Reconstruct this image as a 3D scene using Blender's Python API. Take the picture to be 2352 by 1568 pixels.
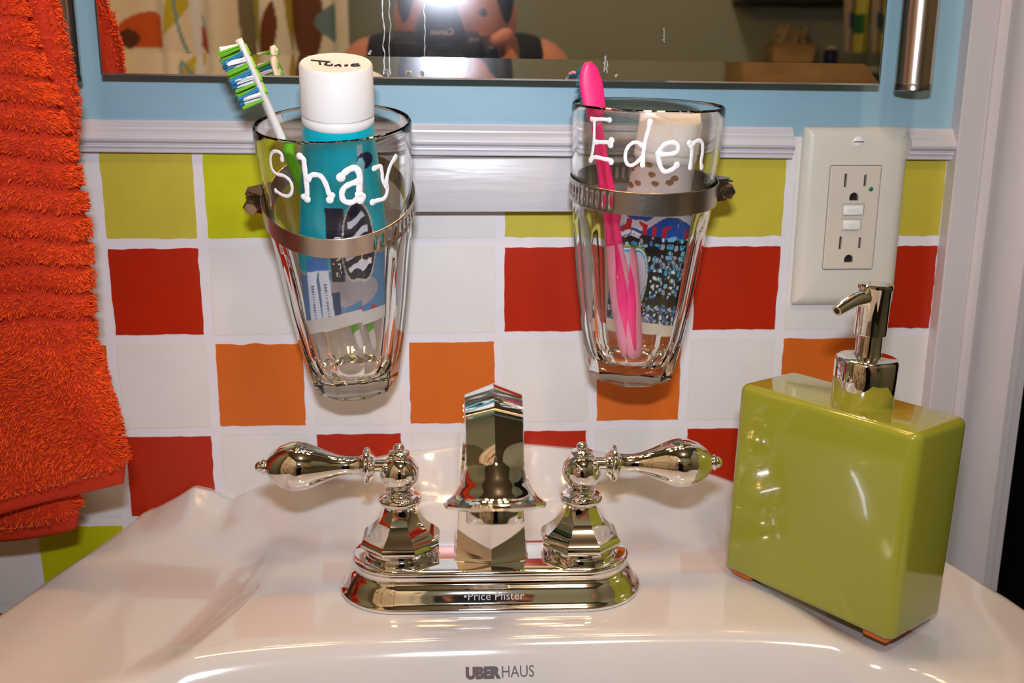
import bpy, bmesh, math, random
import numpy as np
from math import sin, cos, pi, radians, tan, atan2, sqrt
from mathutils import Vector, Matrix

for o in list(bpy.data.objects): bpy.data.objects.remove(o)
SC = bpy.context.scene
COL = SC.collection
S = 0.001          # everything below is written in millimetres
Z0 = 1.07          # height of the working origin (on the back wall) above the floor, in metres
rng = np.random.default_rng(7); random.seed(7)

def W(p): return Vector((p[0]*S, p[1]*S, p[2]*S+Z0))

# ------------------------------------------------------------------ camera
FPX = 2364.47
CAMP = np.array([212.0323, -653.018, 39.6497]); YAW, PIT, ROL = .0635, .2454, .0059
_r = np.array([cos(YAW), -sin(YAW), 0.]); _f = np.array([sin(YAW), cos(YAW), 0.]); _u = np.array([0, 0, 1.])
FW = _f*cos(PIT)-_u*sin(PIT); _u2 = _u*cos(PIT)+_f*sin(PIT)
RT = _r*cos(ROL)+_u2*sin(ROL); UP = _u2*cos(ROL)-_r*sin(ROL)
cd = bpy.data.cameras.new('photo_camera'); cam = bpy.data.objects.new('photo_camera', cd); COL.objects.link(cam)
cd.sensor_width = 22.3; cd.lens = FPX/2352*22.3; cd.clip_start = 0.02; cd.clip_end = 20
M = Matrix(((RT[0], UP[0], -FW[0]), (RT[1], UP[1], -FW[1]), (RT[2], UP[2], -FW[2]))).to_4x4()
M.translation = W(CAMP); cam.matrix_world = M
cd.dof.use_dof = True; cd.dof.focus_distance = .575; cd.dof.aperture_fstop = 6.3
SC.camera = cam

# ------------------------------------------------------------------ world, lights, exposure
vs = SC.view_settings
vs.view_transform = 'Standard'; vs.look = 'None'; vs.gamma = 1; vs.use_curve_mapping = False
vs.exposure = -0.58
wd = bpy.data.worlds.new('dim_world'); SC.world = wd; wd.use_nodes = True
wd.node_tree.nodes['Background'].inputs[0].default_value = (.55, .45, .35, 1)
wd.node_tree.nodes['Background'].inputs[1].default_value = .05
FLASH = CAMP - FW*40 + UP*98
fl = bpy.data.lights.new('camera_flash', 'AREA'); fl.shape = 'RECTANGLE'; fl.size = .05; fl.size_y = .018
fl.energy = 1.85; fl.color = (.80, .865, 1.0); fl.spread = radians(105)
flo = bpy.data.objects.new('camera_flash', fl); COL.objects.link(flo)
M2 = M.copy(); M2.translation = W(FLASH); flo.matrix_world = M2
BULBS = [(60, -125, 560), (165, -125, 560), (325, -125, 560), (430, -125, 560)]
BULB_W = 2.3
for b in BULBS:
    l = bpy.data.lights.new('vanity_bulb_light', 'POINT'); l.energy = BULB_W; l.color = (1.0, .55, .22); l.shadow_soft_size = .03
    o = bpy.data.objects.new('vanity_bulb_light', l); COL.objects.link(o); o.location = W(b)
FILL_LAMP = (480, -1000, 1240)  # added fill light with no known source, brightens the curtain and room
l = bpy.data.lights.new('added_fill_light', 'POINT'); l.energy = 24; l.color = (1.0, .80, .58); l.shadow_soft_size = .09
o = bpy.data.objects.new('added_fill_light', l); COL.objects.link(o); o.location = W(FILL_LAMP)
try:
    SC.cycles.max_bounces = 14; SC.cycles.transmission_bounces = 12; SC.cycles.glossy_bounces = 6
    SC.cycles.diffuse_bounces = 3; SC.cycles.transparent_max_bounces = 12
    SC.cycles.sample_clamp_indirect = 60.0; SC.cycles.blur_glossy = .3
    SC.cycles.use_denoising = True; SC.cycles.adaptive_threshold = .015
except Exception: pass

# ------------------------------------------------------------------ materials
def srgb(r, g, b):
    f = lambda c: ((c/255)/12.92 if c/255 <= .04045 else ((c/255+.055)/1.055)**2.4)
    return (f(r), f(g), f(b), 1)
def mat(name, col, rough=.5, metal=0, bump=0, bscale=200, coat=0, spec=.5, trans=0, ior=1.45, noise=None, attr=False, emit=None, sss=0, stretch=None, sheen=0):
    m = bpy.data.materials.new(name); m.use_nodes = True
    nt = m.node_tree; p = nt.nodes['Principled BSDF']
    p.inputs['Base Color'].default_value = col; p.inputs['Roughness'].default_value = rough
    p.inputs['Metallic'].default_value = metal; p.inputs['Coat Weight'].default_value = coat
    p.inputs['Specular IOR Level'].default_value = spec; p.inputs['Transmission Weight'].default_value = trans
    p.inputs['IOR'].default_value = ior; p.inputs['Coat Roughness'].default_value = .04
    if sheen: p.inputs['Sheen Weight'].default_value = sheen
    if sss:
        p.inputs['Subsurface Weight'].default_value = sss; p.inputs['Subsurface Scale'].default_value = .004
    tc = nt.nodes.new('ShaderNodeTexCoord')
    vec = tc.outputs['Object']
    if stretch:
        mp = nt.nodes.new('ShaderNodeMapping'); mp.inputs['Scale'].default_value = stretch
        nt.links.new(vec, mp.inputs[0]); vec = mp.outputs[0]
    if bump:
        n = nt.nodes.new('ShaderNodeTexNoise'); n.inputs['Scale'].default_value = bscale; n.inputs['Detail'].default_value = 3
        b = nt.nodes.new('ShaderNodeBump'); b.inputs['Strength'].default_value = bump; b.inputs['Distance'].default_value = .0006
        nt.links.new(vec, n.inputs['Vector']); nt.links.new(n.outputs[0], b.inputs['Height']); nt.links.new(b.outputs[0], p.inputs['Normal'])
    src = None
    if attr:
        a = nt.nodes.new('ShaderNodeAttribute'); a.attribute_name = 'Col'; src = a.outputs['Color']
        nt.links.new(src, p.inputs['Base Color'])
    if noise:   # (scale, amount)
        n = nt.nodes.new('ShaderNodeTexNoise'); n.inputs['Scale'].default_value = noise[0]; n.inputs['Detail'].default_value = 4
        nt.links.new(vec, n.inputs['Vector'])
        mx = nt.nodes.new('ShaderNodeMix'); mx.data_type = 'RGBA'; mx.blend_type = 'MULTIPLY'
        mx.inputs[0].default_value = 1
        cr = nt.nodes.new('ShaderNodeMapRange'); cr.inputs[1].default_value = .3; cr.inputs[2].default_value = .7
        cr.inputs[3].default_value = 1-noise[1]; cr.inputs[4].default_value = 1+noise[1]*.3
        nt.links.new(n.outputs[0], cr.inputs[0])
        if src: nt.links.new(src, mx.inputs[6])
        else: mx.inputs[6].default_value = col
        nt.links.new(cr.outputs[0], mx.inputs[7]); nt.links.new(mx.outputs[2], p.inputs['Base Color'])
    if emit:
        p.inputs['Emission Color'].default_value = emit[0]; p.inputs['Emission Strength'].default_value = emit[1]
    return m
CHROME = mat('chrome', (.86, .85, .84, 1), .035, 1)
STEEL = mat('brushed_steel', (.50, .46, .42, 1), .26, 1, bump=.15, bscale=300, stretch=(1, 1, 12))
DSTEEL = mat('dark_steel', (.30, .27, .25, 1), .25, 1)
BRONZE = mat('brushed_nickel', (.62, .52, .44, 1), .22, 1, bump=.1, bscale=200, stretch=(1, 1, .05))
MIRROR = mat('mirror_silver', (.90, .90, .88, 1), 0.0, 1)
_nt = MIRROR.node_tree; _g = _nt.nodes.new('ShaderNodeBsdfGlossy'); _g.inputs['Roughness'].default_value = .13; _g.inputs['Color'].default_value = (.8, .8, .85, 1)
_mx = _nt.nodes.new('ShaderNodeMixShader'); _mx.inputs[0].default_value = .007
_nt.links.new(_nt.nodes['Principled BSDF'].outputs[0], _mx.inputs[1]); _nt.links.new(_g.outputs[0], _mx.inputs[2]); _nt.links.new(_mx.outputs[0], _nt.nodes['Material Output'].inputs[0])
WHITEP = mat('white_wall_paint', srgb(226, 220, 222), .30, bump=.25, bscale=90, noise=(14, .05), stretch=(1, 1, .35))
OFFW = mat('white_square_paint', srgb(224, 219, 214), .26, bump=.25, bscale=90, noise=(20, .05))
RED = mat('red_square_paint', srgb(176, 38, 12), .27, bump=.3, bscale=120, noise=(30, .08), stretch=(1, 1, .3))
ORANGE = mat('orange_square_paint', srgb(208, 102, 32), .30, bump=.3, bscale=120, noise=(30, .08), stretch=(1, 1, .3))
OLIVE = mat('yellow_square_paint', srgb(196, 180, 62), .30, bump=.3, bscale=120, noise=(30, .08))
LIME = mat('lime_square_paint', srgb(190, 192, 12), .30, bump=.3, bscale=120, noise=(30, .08))
BLUEP = mat('blue_wall_paint', srgb(148, 184, 196), .42, bump=.2, bscale=160, noise=(25, .04))
TRIM = mat('white_trim_paint', srgb(208, 202, 204), .32, bump=.15, bscale=60, noise=(10, .04))
BOARD = mat('white_board_paint', srgb(196, 194, 196), .30, bump=.9, bscale=60, stretch=(.25, 1, 2.2))
EDGEP = mat('seam_line', srgb(222, 205, 178), .4)
PORC = mat('porcelain', srgb(214, 210, 206), .10, coat=.6, spec=.6, noise=(6, .03))
GREENC = mat('green_glaze', srgb(152, 152, 46), .12, coat=.7, noise=(9, .08), bump=.05, bscale=12)
AMBER = mat('orange_glaze', srgb(205, 95, 25), .3)
IVORY = mat('ivory_plastic', srgb(216, 210, 196), .30, noise=(8, .02))
IVORY2 = mat('ivory_insert', srgb(212, 202, 186), .36)
WPL = mat('white_plastic', srgb(240, 236, 232), .28, sss=.1)
WPAINT = mat('white_glass_paint', srgb(250, 246, 246), .45, emit=None)
DARK = mat('dark_gap', srgb(24, 18, 14), .6)
BLACKP = mat('black_plastic', srgb(22, 22, 24), .45)
GREYW = mat('grey_green_wall', srgb(156, 160, 142), .6, bump=.1)
CEILM = mat('shade_darkened_ceiling', srgb(112, 102, 86), .8)  # colour darkened to stand for a ceiling left in shade by the bulbs
FLOORM = mat('brown_floor_tile', srgb(56, 44, 36), .4, noise=(3, .3))
WOOD = mat('pale_wood', srgb(190, 150, 100), .5, noise=(12, .25), stretch=(1, 1, 6))
HALL = mat('unlit_hall_dark', srgb(46, 40, 36), .8)  # dark of the unlit room beyond the door, put into the wall colour
SKIN = mat('skin', srgb(206, 142, 116), .5, sss=.15, noise=(20, .08))
HAIRM = mat('dark_hair', srgb(34, 26, 24), .5, noise=(60, .4))
SHIRT = mat('navy_cloth', srgb(26, 30, 44), .85, noise=(30, .2))
PANTS = mat('dark_denim', srgb(36, 38, 48), .9, noise=(30, .2))
TOWELM = mat('orange_terry', srgb(240, 92, 20), .85, attr=True, sheen=.0)
HEMM = mat('orange_hem', srgb(232, 84, 20), .75, bump=.5, bscale=900, noise=(400, .15))
THREAD = mat('orange_thread', srgb(236, 140, 90), .7)
PAINTED = mat('printed_film', (1, 1, 1, 1), .28, attr=True)
CURTAINM = mat('printed_curtain', (1, 1, 1, 1), .75, attr=True)
PINK = mat('pink_rubber', srgb(246, 40, 120), .42)
PINKT = mat('pale_pink_plastic', srgb(244, 150, 170), .25, sss=.2)
LGREEN = mat('green_rubber', srgb(112, 190, 30), .4)
BBLUE = mat('blue_bristle', srgb(40, 130, 180), .5)
BWHITE = mat('white_bristle', srgb(245, 242, 240), .5)
GREYINK = mat('grey_ink', srgb(96, 80, 84), .5)
BLACKINK = mat('black_ink', srgb(24, 20, 24), .6)
LOGOM = mat('etched_logo', srgb(190, 190, 190), .5)
LED = mat('green_led', srgb(0, 90, 60), .2, emit=((0, .5, .3, 1), .15))
GLASS_CLEAR = 0.0
def glassmat():
    m = bpy.data.materials.new('clear_glass'); m.use_nodes = True; nt = m.node_tree
    nt.nodes.remove(nt.nodes['Principled BSDF'])
    g = nt.nodes.new('ShaderNodeBsdfGlass'); g.inputs['IOR'].default_value = 1.47; g.inputs['Roughness'].default_value = 0
    g.inputs['Color'].default_value = (.985, .99, .985, 1)
    tr = nt.nodes.new('ShaderNodeBsdfTransparent'); tr.inputs['Color'].default_value = (.985, .99, .985, 1)
    mx = nt.nodes.new('ShaderNodeMixShader'); mx.inputs[0].default_value = GLASS_CLEAR
    nt.links.new(g.outputs[0], mx.inputs[1]); nt.links.new(tr.outputs[0], mx.inputs[2])
    nt.links.new(mx.outputs[0], nt.nodes['Material Output'].inputs[0]); return m
GLASS = glassmat()

# ------------------------------------------------------------------ object helpers
def tag(o, label=None, cat=None, group=None, kind=None):
    if label: o['label'] = label
    if cat: o['category'] = cat
    if group: o['group'] = group
    if kind: o['kind'] = kind
    return o
def thing(name, label, cat, loc=(0, 0, 0), group=None, rot=None):
    o = bpy.data.objects.new(name, None); COL.objects.link(o); o.empty_display_size = .02
    mw = (rot.to_4x4() if rot is not None else Matrix.Identity(4)); mw.translation = W(loc); o.matrix_world = mw
    return tag(o, label, cat, group)
def obj(name, V, F, m, parent=None, loc=(0, 0, 0), smooth=True, sharp=35, rot=None, cols=None, mids=None, **kw):
    """V in mm, relative to loc (top level) or to the parent's origin."""
    V = np.asarray(V, float)*S
    me = bpy.data.meshes.new(name)
    if isinstance(F, np.ndarray) and F.ndim == 2:
        n, k = F.shape
        me.vertices.add(len(V)); me.vertices.foreach_set('co', V.astype(np.float32).ravel())
        me.loops.add(n*k); me.loops.foreach_set('vertex_index', F.astype(np.int32).ravel())
        me.polygons.add(n); me.polygons.foreach_set('loop_start', np.arange(0, n*k, k, dtype=np.int32))
        me.polygons.foreach_set('loop_total', np.full(n, k, dtype=np.int32)); me.update(calc_edges=True); me.validate()
    else:
        me.from_pydata(V.tolist(), [], [list(map(int, f)) for f in F]); me.update()
    for mm in (m if isinstance(m, (list, tuple)) else [m]): me.materials.append(mm)
    if mids is not None: me.polygons.foreach_set('material_index', np.asarray(mids, dtype=np.int32))
    if cols is not None:
        a = me.color_attributes.new('Col', 'FLOAT_COLOR', 'POINT')
        c = np.ones((len(V), 4), np.float32); c[:, :3] = cols; a.data.foreach_set('color', c.ravel())
    me.polygons.foreach_set('use_smooth', np.full(len(me.polygons), smooth))
    if smooth and sharp:
        me.set_sharp_from_angle(angle=radians(sharp))
    if not isinstance(F, np.ndarray) and name != 'mirror_glass':
        b_ = bmesh.new(); b_.from_mesh(me); bmesh.ops.recalc_face_normals(b_, faces=list(b_.faces)); b_.to_mesh(me); b_.free()
        if smooth and sharp: me.set_sharp_from_angle(angle=radians(sharp))
    o = bpy.data.objects.new(name, me); COL.objects.link(o)
    if parent is not None:
        o.parent = parent; mw = (rot.to_4x4() if rot is not None else Matrix.Identity(4)); mw.translation = Vector([c*S for c in loc]); o.matrix_local = mw
    else:
        mw = (rot.to_4x4() if rot is not None else Matrix.Identity(4)); mw.translation = W(loc); o.matrix_world = mw
    return tag(o, **kw) if kw else o
class MB:
    """collects shapes (mm) into one mesh"""
    def __init__(s): s.v = []; s.f = []; s.m = []; s.n = 0
    def add(s, V, F, mid=0):
        V = np.asarray(V, float).reshape(-1, 3)
        s.v.append(V); s.f += [[int(i)+s.n for i in f] for f in F]; s.m += [mid]*len(F); s.n += len(V); return s
    def obj(s, name, m, parent=None, **kw):
        return obj(name, np.concatenate(s.v), s.f, m, parent, mids=s.m if isinstance(m, (list, tuple)) else None, **kw)
def gridf(nu, nv, cu=False, cv=False, flip=False):
    """faces of a grid of nu*nv points indexed i*nv+j"""
    iu = np.arange(nu if cu else nu-1); jv = np.arange(nv if cv else nv-1)
    I, J = np.meshgrid(iu, jv, indexing='ij'); I = I.ravel(); J = J.ravel()
    a = I*nv+J; b = ((I+1) % nu)*nv+J; c = ((I+1) % nu)*nv+(J+1) % nv; d = I*nv+(J+1) % nv
    F = np.stack([a, b, c, d], 1); return F[:, ::-1] if flip else F
def box(x0, x1, y0, y1, z0, z1, bev=0, seg=2):
    bm = bmesh.new(); r = bmesh.ops.create_cube(bm, size=1)
    for v in bm.verts: v.co = Vector((x0+(v.co.x+.5)*(x1-x0), y0+(v.co.y+.5)*(y1-y0), z0+(v.co.z+.5)*(z1-z0)))
    if bev: bmesh.ops.bevel(bm, geom=list(bm.edges), offset=bev, segments=seg, profile=.5, affect='EDGES')
    bm.verts.index_update(); V = [tuple(v.co) for v in bm.verts]; F = [[v.index for v in f.verts] for f in bm.faces]; bm.free(); return V, F
def lathe(prof, n=48, axis='z', rfun=None):
    """prof: list of (r, h); closed at poles if r==0. rfun(theta array, r, h)->r array"""
    V = []; th = np.linspace(0, 2*pi, n, endpoint=False)
    for r, h in prof:
        rr = np.full(n, r) if rfun is None else rfun(th, r, h)
        V.append(np.stack([rr*np.cos(th), rr*np.sin(th), np.full(n, h)], 1))
    V = np.concatenate(V); F = []
    k = len(prof)
    for i in range(k-1):
        for j in range(n):
            a = i*n+j; b = i*n+(j+1) % n; F.append([a, b, b+n, a+n])
    F.append(list(range(n))[::-1]); F.append([(k-1)*n+j for j in range(n)])
    if axis == 'x': V = V[:, [2, 0, 1]]
    if axis == '-x': V = V[:, [2, 1, 0]]*np.array([-1, 1, 1])
    if axis == 'y': V = V[:, [1, 2, 0]]
    return V, F
def curve_pts(P, n):
    """Catmull-Rom through P, n samples"""
    P = np.asarray(P, float); k = len(P)
    Q = np.vstack([2*P[0]-P[1], P, 2*P[-1]-P[-2]]); t = np.linspace(0, k-1-1e-6, n); i = t.astype(int); u = (t-i)[:, None]
    a, b, c, d = Q[i], Q[i+1], Q[i+2], Q[i+3]
    return .5*((2*b)+(-a+c)*u+(2*a-5*b+4*c-d)*u*u+(-a+3*b-3*c+d)*u**3)
def sweep(P, sec, up=(0, 0, 1), closed=False, cap=True):
    """P: (n,3) path; sec: (n,m,2) or (m,2) section: first coord along side, second along local up"""
    P = np.asarray(P, float); n = len(P)
    T = np.gradient(P, axis=0) if not closed else np.roll(P, -1, 0)-np.roll(P, 1, 0)
    T /= np.linalg.norm(T, axis=1)[:, None]+1e-12
    A = np.cross(T, np.asarray(up, float)); A /= np.linalg.norm(A, axis=1)[:, None]+1e-12; B = np.cross(A, T)
    sec = np.asarray(sec, float)
    if sec.ndim == 2: sec = np.repeat(sec[None], n, 0)
    m = sec.shape[1]
    V = P[:, None]+sec[..., :1]*A[:, None]+sec[..., 1:]*B[:, None]
    F = gridf(n, m, closed, True, flip=True).tolist()
    if cap and not closed: F += [list(range(m)), [(n-1)*m+j for j in range(m)][::-1]]
    return V.reshape(-1, 3), F
def ring(n, r=1.0): t = np.linspace(0, 2*pi, n, endpoint=False); return np.stack([r*np.cos(t), r*np.sin(t)], 1)
def tube(P, r, m=10, up=(0, 0, 1)):
    P = np.asarray(P, float); r = np.broadcast_to(np.asarray(r, float), (len(P),))
    return sweep(P, ring(m)[None]*r[:, None, None], up)
def text_mesh(s, size, off=0, ext=0.0, space=1.0):
    cu = bpy.data.curves.new('t', 'FONT'); cu.body = s; cu.size = size; cu.offset = off; cu.extrude = ext; cu.space_character = space
    cu.resolution_u = 3
    o = bpy.data.objects.new('t', cu); COL.objects.link(o); dg = bpy.context.evaluated_depsgraph_get()
    me = bpy.data.meshes.new_from_object(o.evaluated_get(dg))
    V = np.array([v.co[:] for v in me.vertices]); F = [list(p.vertices) for p in me.polygons]
    bpy.data.objects.remove(o); bpy.data.curves.remove(cu); bpy.data.meshes.remove(me); return V, F
def rot_from(z, xhint=(1, 0, 0)):
    z = Vector(z).normalized(); x = Vector(xhint); y = z.cross(x).normalized(); x = y.cross(z)
    return Matrix((x, y, z)).transposed()
def extr_x(prof, x0, x1, slope=0):
    """prof: closed (y,z) polygon extruded along x"""
    k = len(prof); V = [(x0, y, z+slope*x0) for y, z in prof]+[(x1, y, z+slope*x1) for y, z in prof]
    F = [[i, (i+1) % k, (i+1) % k+k, i+k] for i in range(k)]+[list(range(k))[::-1], [i+k for i in range(k)]]
    return V, F
def apply_mods(o):
    dg = bpy.context.evaluated_depsgraph_get(); me = bpy.data.meshes.new_from_object(o.evaluated_get(dg)); o.modifiers.clear(); old = o.data; o.data = me; bpy.data.meshes.remove(old)

# ------------------------------------------------------------------ room shell
P_ = 62.13; TW, TH = 55.5, 55.4
FLZ = -1070; CEZ = 1330
def ragged(x0, x1, z0, z1):
    n = 26; pts = []
    def w(k, a): return np.convolve(rng.normal(0, a*1.35, k+4), [.25, .3, .25, .2], 'same')[2:-2]
    for a, b, horiz in (((x0, z0), (x1, z0), 1), ((x1, z0), (x1, z1), 0), ((x1, z1), (x0, z1), 1), ((x0, z1), (x0, z0), 0)):
        d = w(n, .33); d[0] = 0
        for i in range(n):
            t = i/n; x = a[0]+(b[0]-a[0])*t; z = a[1]+(b[1]-a[1])*t
            pts.append((x+(0 if horiz else d[i]), z+(d[i] if horiz else 0)))
    return pts
def inset(pts, c, k): return [(c[0]+(x-c[0])*k, c[1]+(z-c[1])*k) for x, z in pts]
wb = MB()
wb.add(*box(-620, 592, 0, 90, FLZ, 8), 0)
wb.add(*box(-620, 592, 0, 90, 8, CEZ), 1)
ROWS = {0: 'OLWWOLOWO', 1: 'RWWWRWRWR', 2: 'WOWOWOWOW', 3: 'RWRWRWRWR', 4: 'WLWLWOWLW'}
EXT = {(-1, 2): 'O', (-1, 4): 'L', (-1, 0): 'W', (-1, 1): 'W', (-1, 3): 'W', (-2, 2): 'R', (-2, 3): 'R', (-2, 4): 'W'}
MID = {'W': 2, 'R': 3, 'O': 4, 'Y': 5, 'L': 6}
def patch(i, j, ch):
    x0 = i*P_; x1 = x0+TW; z1 = -j*P_; z0 = z1-TH
    if j == 0: z1 = 6
    if x0 > 530: return
    x1 = min(x1, 533.5)
    if j == 0 and ch == 'O': ch = 'Y'
    pts = ragged(x0, x1, z0, z1); c = ((x0+x1)/2, (z0+z1)/2); n = len(pts)
    if ch == 'W':   # faint yellowed seam around the white squares
        q = inset(pts, c, 1.012)
        wb.add([(x, -.12, z) for x, z in q]+[(x, -.12, z) for x, z in inset(q, c, .985)], [[k, (k+1) % n, (k+1) % n+n, k+n] for k in range(n)], 7)
    wb.add([(x, -.25, z) for x, z in pts]+[(x, .5, z) for x, z in inset(pts, c, 1.002)],
           [list(range(n))]+[[k, k+n, (k+1) % n+n, (k+1) % n] for k in range(n)], MID[ch])
for j, s in ROWS.items():
    for i, ch in enumerate(s): patch(i, j, ch)
for (i, j), ch in EXT.items(): patch(i, j, ch)
for j in range(5, 9):
    for i in range(-3, 9): patch(i, j, 'WOWRWLWR'[(i*3+j) % 8])
wb.obj('wall_back', [WHITEP, BLUEP, OFFW, RED, ORANGE, OLIVE, LIME, EDGEP], smooth=False, kind='structure')
def wall(name, m, *b): return obj(name, *box(*b), m, smooth=False, kind='structure')
RB = -1900; RL = -620; RR = 1420
wall('wall_front', GREYW, RL, RR, RB-80, RB, FLZ, CEZ)
wall('wall_left', GREYW, RL-80, RL, RB-80, 90, FLZ, CEZ)
wall('wall_right', GREYW, RR, RR+80, RB-80, 90, FLZ, CEZ)
wall('floor', FLOORM, RL-80, RR+80, RB-80, 1500, FLZ-40, FLZ)
wall('ceiling', CEILM, RL-80, RR+80, RB-80, 1500, CEZ, CEZ+40)
wall('wall_above_door', BLUEP, 592, 1380, 0, 90, 960, CEZ)
wall('wall_beside_door', BLUEP, 1380, RR, 0, 90, FLZ, CEZ)
wall('wall_hall', HALL, 300, RR+80, 1420, 1500, FLZ, CEZ)
wall('wall_hall_left', HALL, 500, 560, 90, 1420, FLZ, CEZ)
wall('wall_hall_right', HALL, RR, RR+80, 90, 1500, FLZ, CEZ)
# door casing (vertical moulding), extruded along z
cas = [(534, 0), (534, -11), (534.8, -11.8), (549, -12), (549.6, -11), (550.4, -11.2), (551, -13), (553, -15), (556, -15.8), (559, -15), (562, -13.2), (567, -12.2), (573, -12.6), (578, -14.2),
       (581, -16.2), (583.5, -17.6), (586, -17.2), (586.6, -16), (588.6, -16), (589.2, -14.8), (591, -14.6), (592, -13), (592, 0)]
k = len(cas)
V = [(x, y, FLZ) for x, y in cas]+[(x, y, 1010) for x, y in cas]
F = [[i, (i+1) % k, (i+1) % k+k, i+k] for i in range(k)]+[list(range(k)), [i+k for i in range(k)][::-1]]
obj('trim_1', V, [f[::-1] for f in F], TRIM, sharp=25, kind='structure')
wall('door_1', TRIM, 592, 604, -1, 91, FLZ, 960)
# chair rail
rp = [(0, 0), (-3, 0), (-3.4, -1.4), (-4.6, -2.6), (-5.2, -3.4), (-6.2, -4.0), (-6.4, -5.2), (-7.4, -5.8), (-9, -7.2), (-10, -9), (-10.3, -10.8), (-9.6, -12.2), (-8, -13.2), (-6.6, -13.6), (-6.4, -14.2),
      (-7.4, -14.6), (-7.6, -15.6), (-7.2, -16.2), (-5.6, -16.5), (-5.4, -17.4), (-6, -18.6), (-5.4, -19.3), (0, -19.3)]
rp = [(y, z+17.2) for y, z in rp]
obj('trim_2', *extr_x(rp, -620, 430, -.0075), TRIM, sharp=28, kind='structure')
obj('trim_3', *extr_x(rp, 505, 534, -.0075), TRIM, sharp=28, kind='structure')

# ------------------------------------------------------------------ mounting board behind the two tumblers
t = thing('mounting_board', 'white painted wooden board fixed on the tiled wall behind both tumblers', 'board', (0, 0, 0))
obj('board', *box(128, 352, -16, -.3, -37.4, -4.9, .6), BOARD, t)

# ------------------------------------------------------------------ mirror with bevelled edge
t = thing('wall_mirror', 'large wall mirror with slanted glass edges above the white chair rail', 'mirror', (243, -12, 43))
MX0, MX1, MZ0, MZ1 = 13.9-243, 473.6-243, .5, 560
mr = MB(); bw = 11.5; kx = .062*bw
o_ = [(MX0, MZ0+.7), (MX1, MZ0-2.6), (MX1, MZ1), (MX0, MZ1)]; i_ = [(MX0+9.5, MZ0+bw+.7), (MX1-9.5, MZ0+bw-2.6), (MX1-9.5, MZ1-bw), (MX0+9.5, MZ1-bw)]
mr.add([(x, -13, z) for x, z in i_], [[0, 1, 2, 3][::-1]])
for i in range(4):
    a, b = i, (i+1) % 4; kk = kx if i in (0, 2) else .15
    mr.add([(o_[a][0], -13-kk, o_[a][1]), (o_[b][0], -13-kk, o_[b][1]), (i_[b][0], -13, i_[b][1]), (i_[a][0], -13, i_[a][1])], [[3, 2, 1, 0]])
obj('mirror_glass', np.concatenate(mr.v), [f[::-1] for f in mr.f], MIRROR, t, smooth=False)
fr = MB()
for a, b in ((0, 1), (1, 2), (2, 3), (3, 0)):
    (x0, z0), (x1, z1) = o_[a], o_[b]
    cx, cz = (MX0+MX1)/2, (MZ0+MZ1)/2
    V = []
    for x, z in ((x0, z0), (x1, z1)):
        sx = 1 if x > cx else -1; sz = 1 if z > cz else -1
        V += [(x, -13-kx, z), (x+sx*1.0, -12.6, z+sz*1.0), (x+sx*1.0, -6, z+sz*1.0), (x, -6, z)]
    fr.add(V, [[0, 1, 5, 4], [1, 2, 6, 5], [2, 3, 7, 6]])
fr.obj('mirror_edge', mat('polished_glass_edge', (.75, .8, .78, 1), .12, .9), t, smooth=False)
drm = MB()
for x, za, zb_, w in ((176, 44.5, 96, .35), (179.5, 44.5, 96, .25), (200, 45, 96, .3), (178, 44.4, 47, 1.3), (190, 44.4, 45.6, 1.6), (198, 44.4, 46, 1.0), (306, 47, 56, .35), (307.5, 46, 53, .25), (296, 44.2, 46.5, .5), (168, 56, 57.5, .6), (313, 44, 45, .5), (341, 64, 72, .2)):
    q = [(x-243+rng.normal(0, .35), -13.35 if z > 58 else -13.35-.062*(56-z), z-43) for z in np.linspace(za, zb_, 14)]
    drm.add(*tube(curve_pts(np.array(q), 40), w*(1+.3*np.sin(np.arange(40)*1.3)), 6, up=(0, 1, 0)))
drm.obj('water_marks', mat('dried_water', (.8, .82, .85, 1), .3, trans=.7, ior=1.1), t, kind='stuff')
obj('mirror_back', *box(MX0+.5, MX1-.5, -8, 11.7, MZ0+1.2, MZ1-.5), DSTEEL, t, smooth=False)

# ------------------------------------------------------------------ metal tubes left and right of the mirror
def lamp_tube(x, z, label, group='metal tubes beside the mirror'):
    t = thing('wall_lamp', label, 'wall lamp', (x, -21, z), group)
    obj('tube', *lathe([(0, .8), (10.6, .8), (10.6, 520), (0, 520)], 48), BRONZE, t)
    obj('end_cap', *lathe([(0, 0), (10.3, 0), (10.8, .5), (10.8, 4), (10.6, 4.4), (0, 4.4)], 48), DSTEEL, t)
    obj('wall_bracket', *box(-7, 7, 8, 20.7, 330, 370, 1), DSTEEL, t)
lamp_tube(497, 36.5, 'brushed metal tube hanging right of the mirror')
lamp_tube(-10.5, 38.5, 'brushed metal tube left of the mirror, half hidden by the orange towel')

# ------------------------------------------------------------------ electrical outlet
t = thing('electrical_outlet', 'ivory outlet with two sockets and test buttons on the tiled wall', 'outlet', (471.5, -.4, -43))
pw, ph = 34.2, 57.6
V = []; sl = [(0, 0), (0, 1.5), (1.2, 3.6), (4.4, 5.6), (7, 6.1)]
mp = MB(); N = 12
def rrect(hw, hh, r, n=6):
    pts = []
    for cx, cz, a0 in ((hw-r, hh-r, 0), (-hw+r, hh-r, 90), (-hw+r, -hh+r, 180), (hw-r, -hh+r, 270)):
        for k in range(n+1):
            a = radians(a0+90*k/n); pts.append((cx+r*cos(a), cz+r*sin(a)))
    return pts
rings = [[(x, -d, z) for x, z in rrect(pw-i, ph-i, max(2.2-i*.3, .4))] for i, d in sl]
hole = [(x, -6.1, z) for x, z in rrect(16.9, 33.6, 1.4)]; hole2 = [(x, -2, z) for x, z in rrect(16.9, 33.6, 1.4)]
R_ = rings+[hole, hole2]; n = len(rings[0]); V = sum(R_, [])
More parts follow.
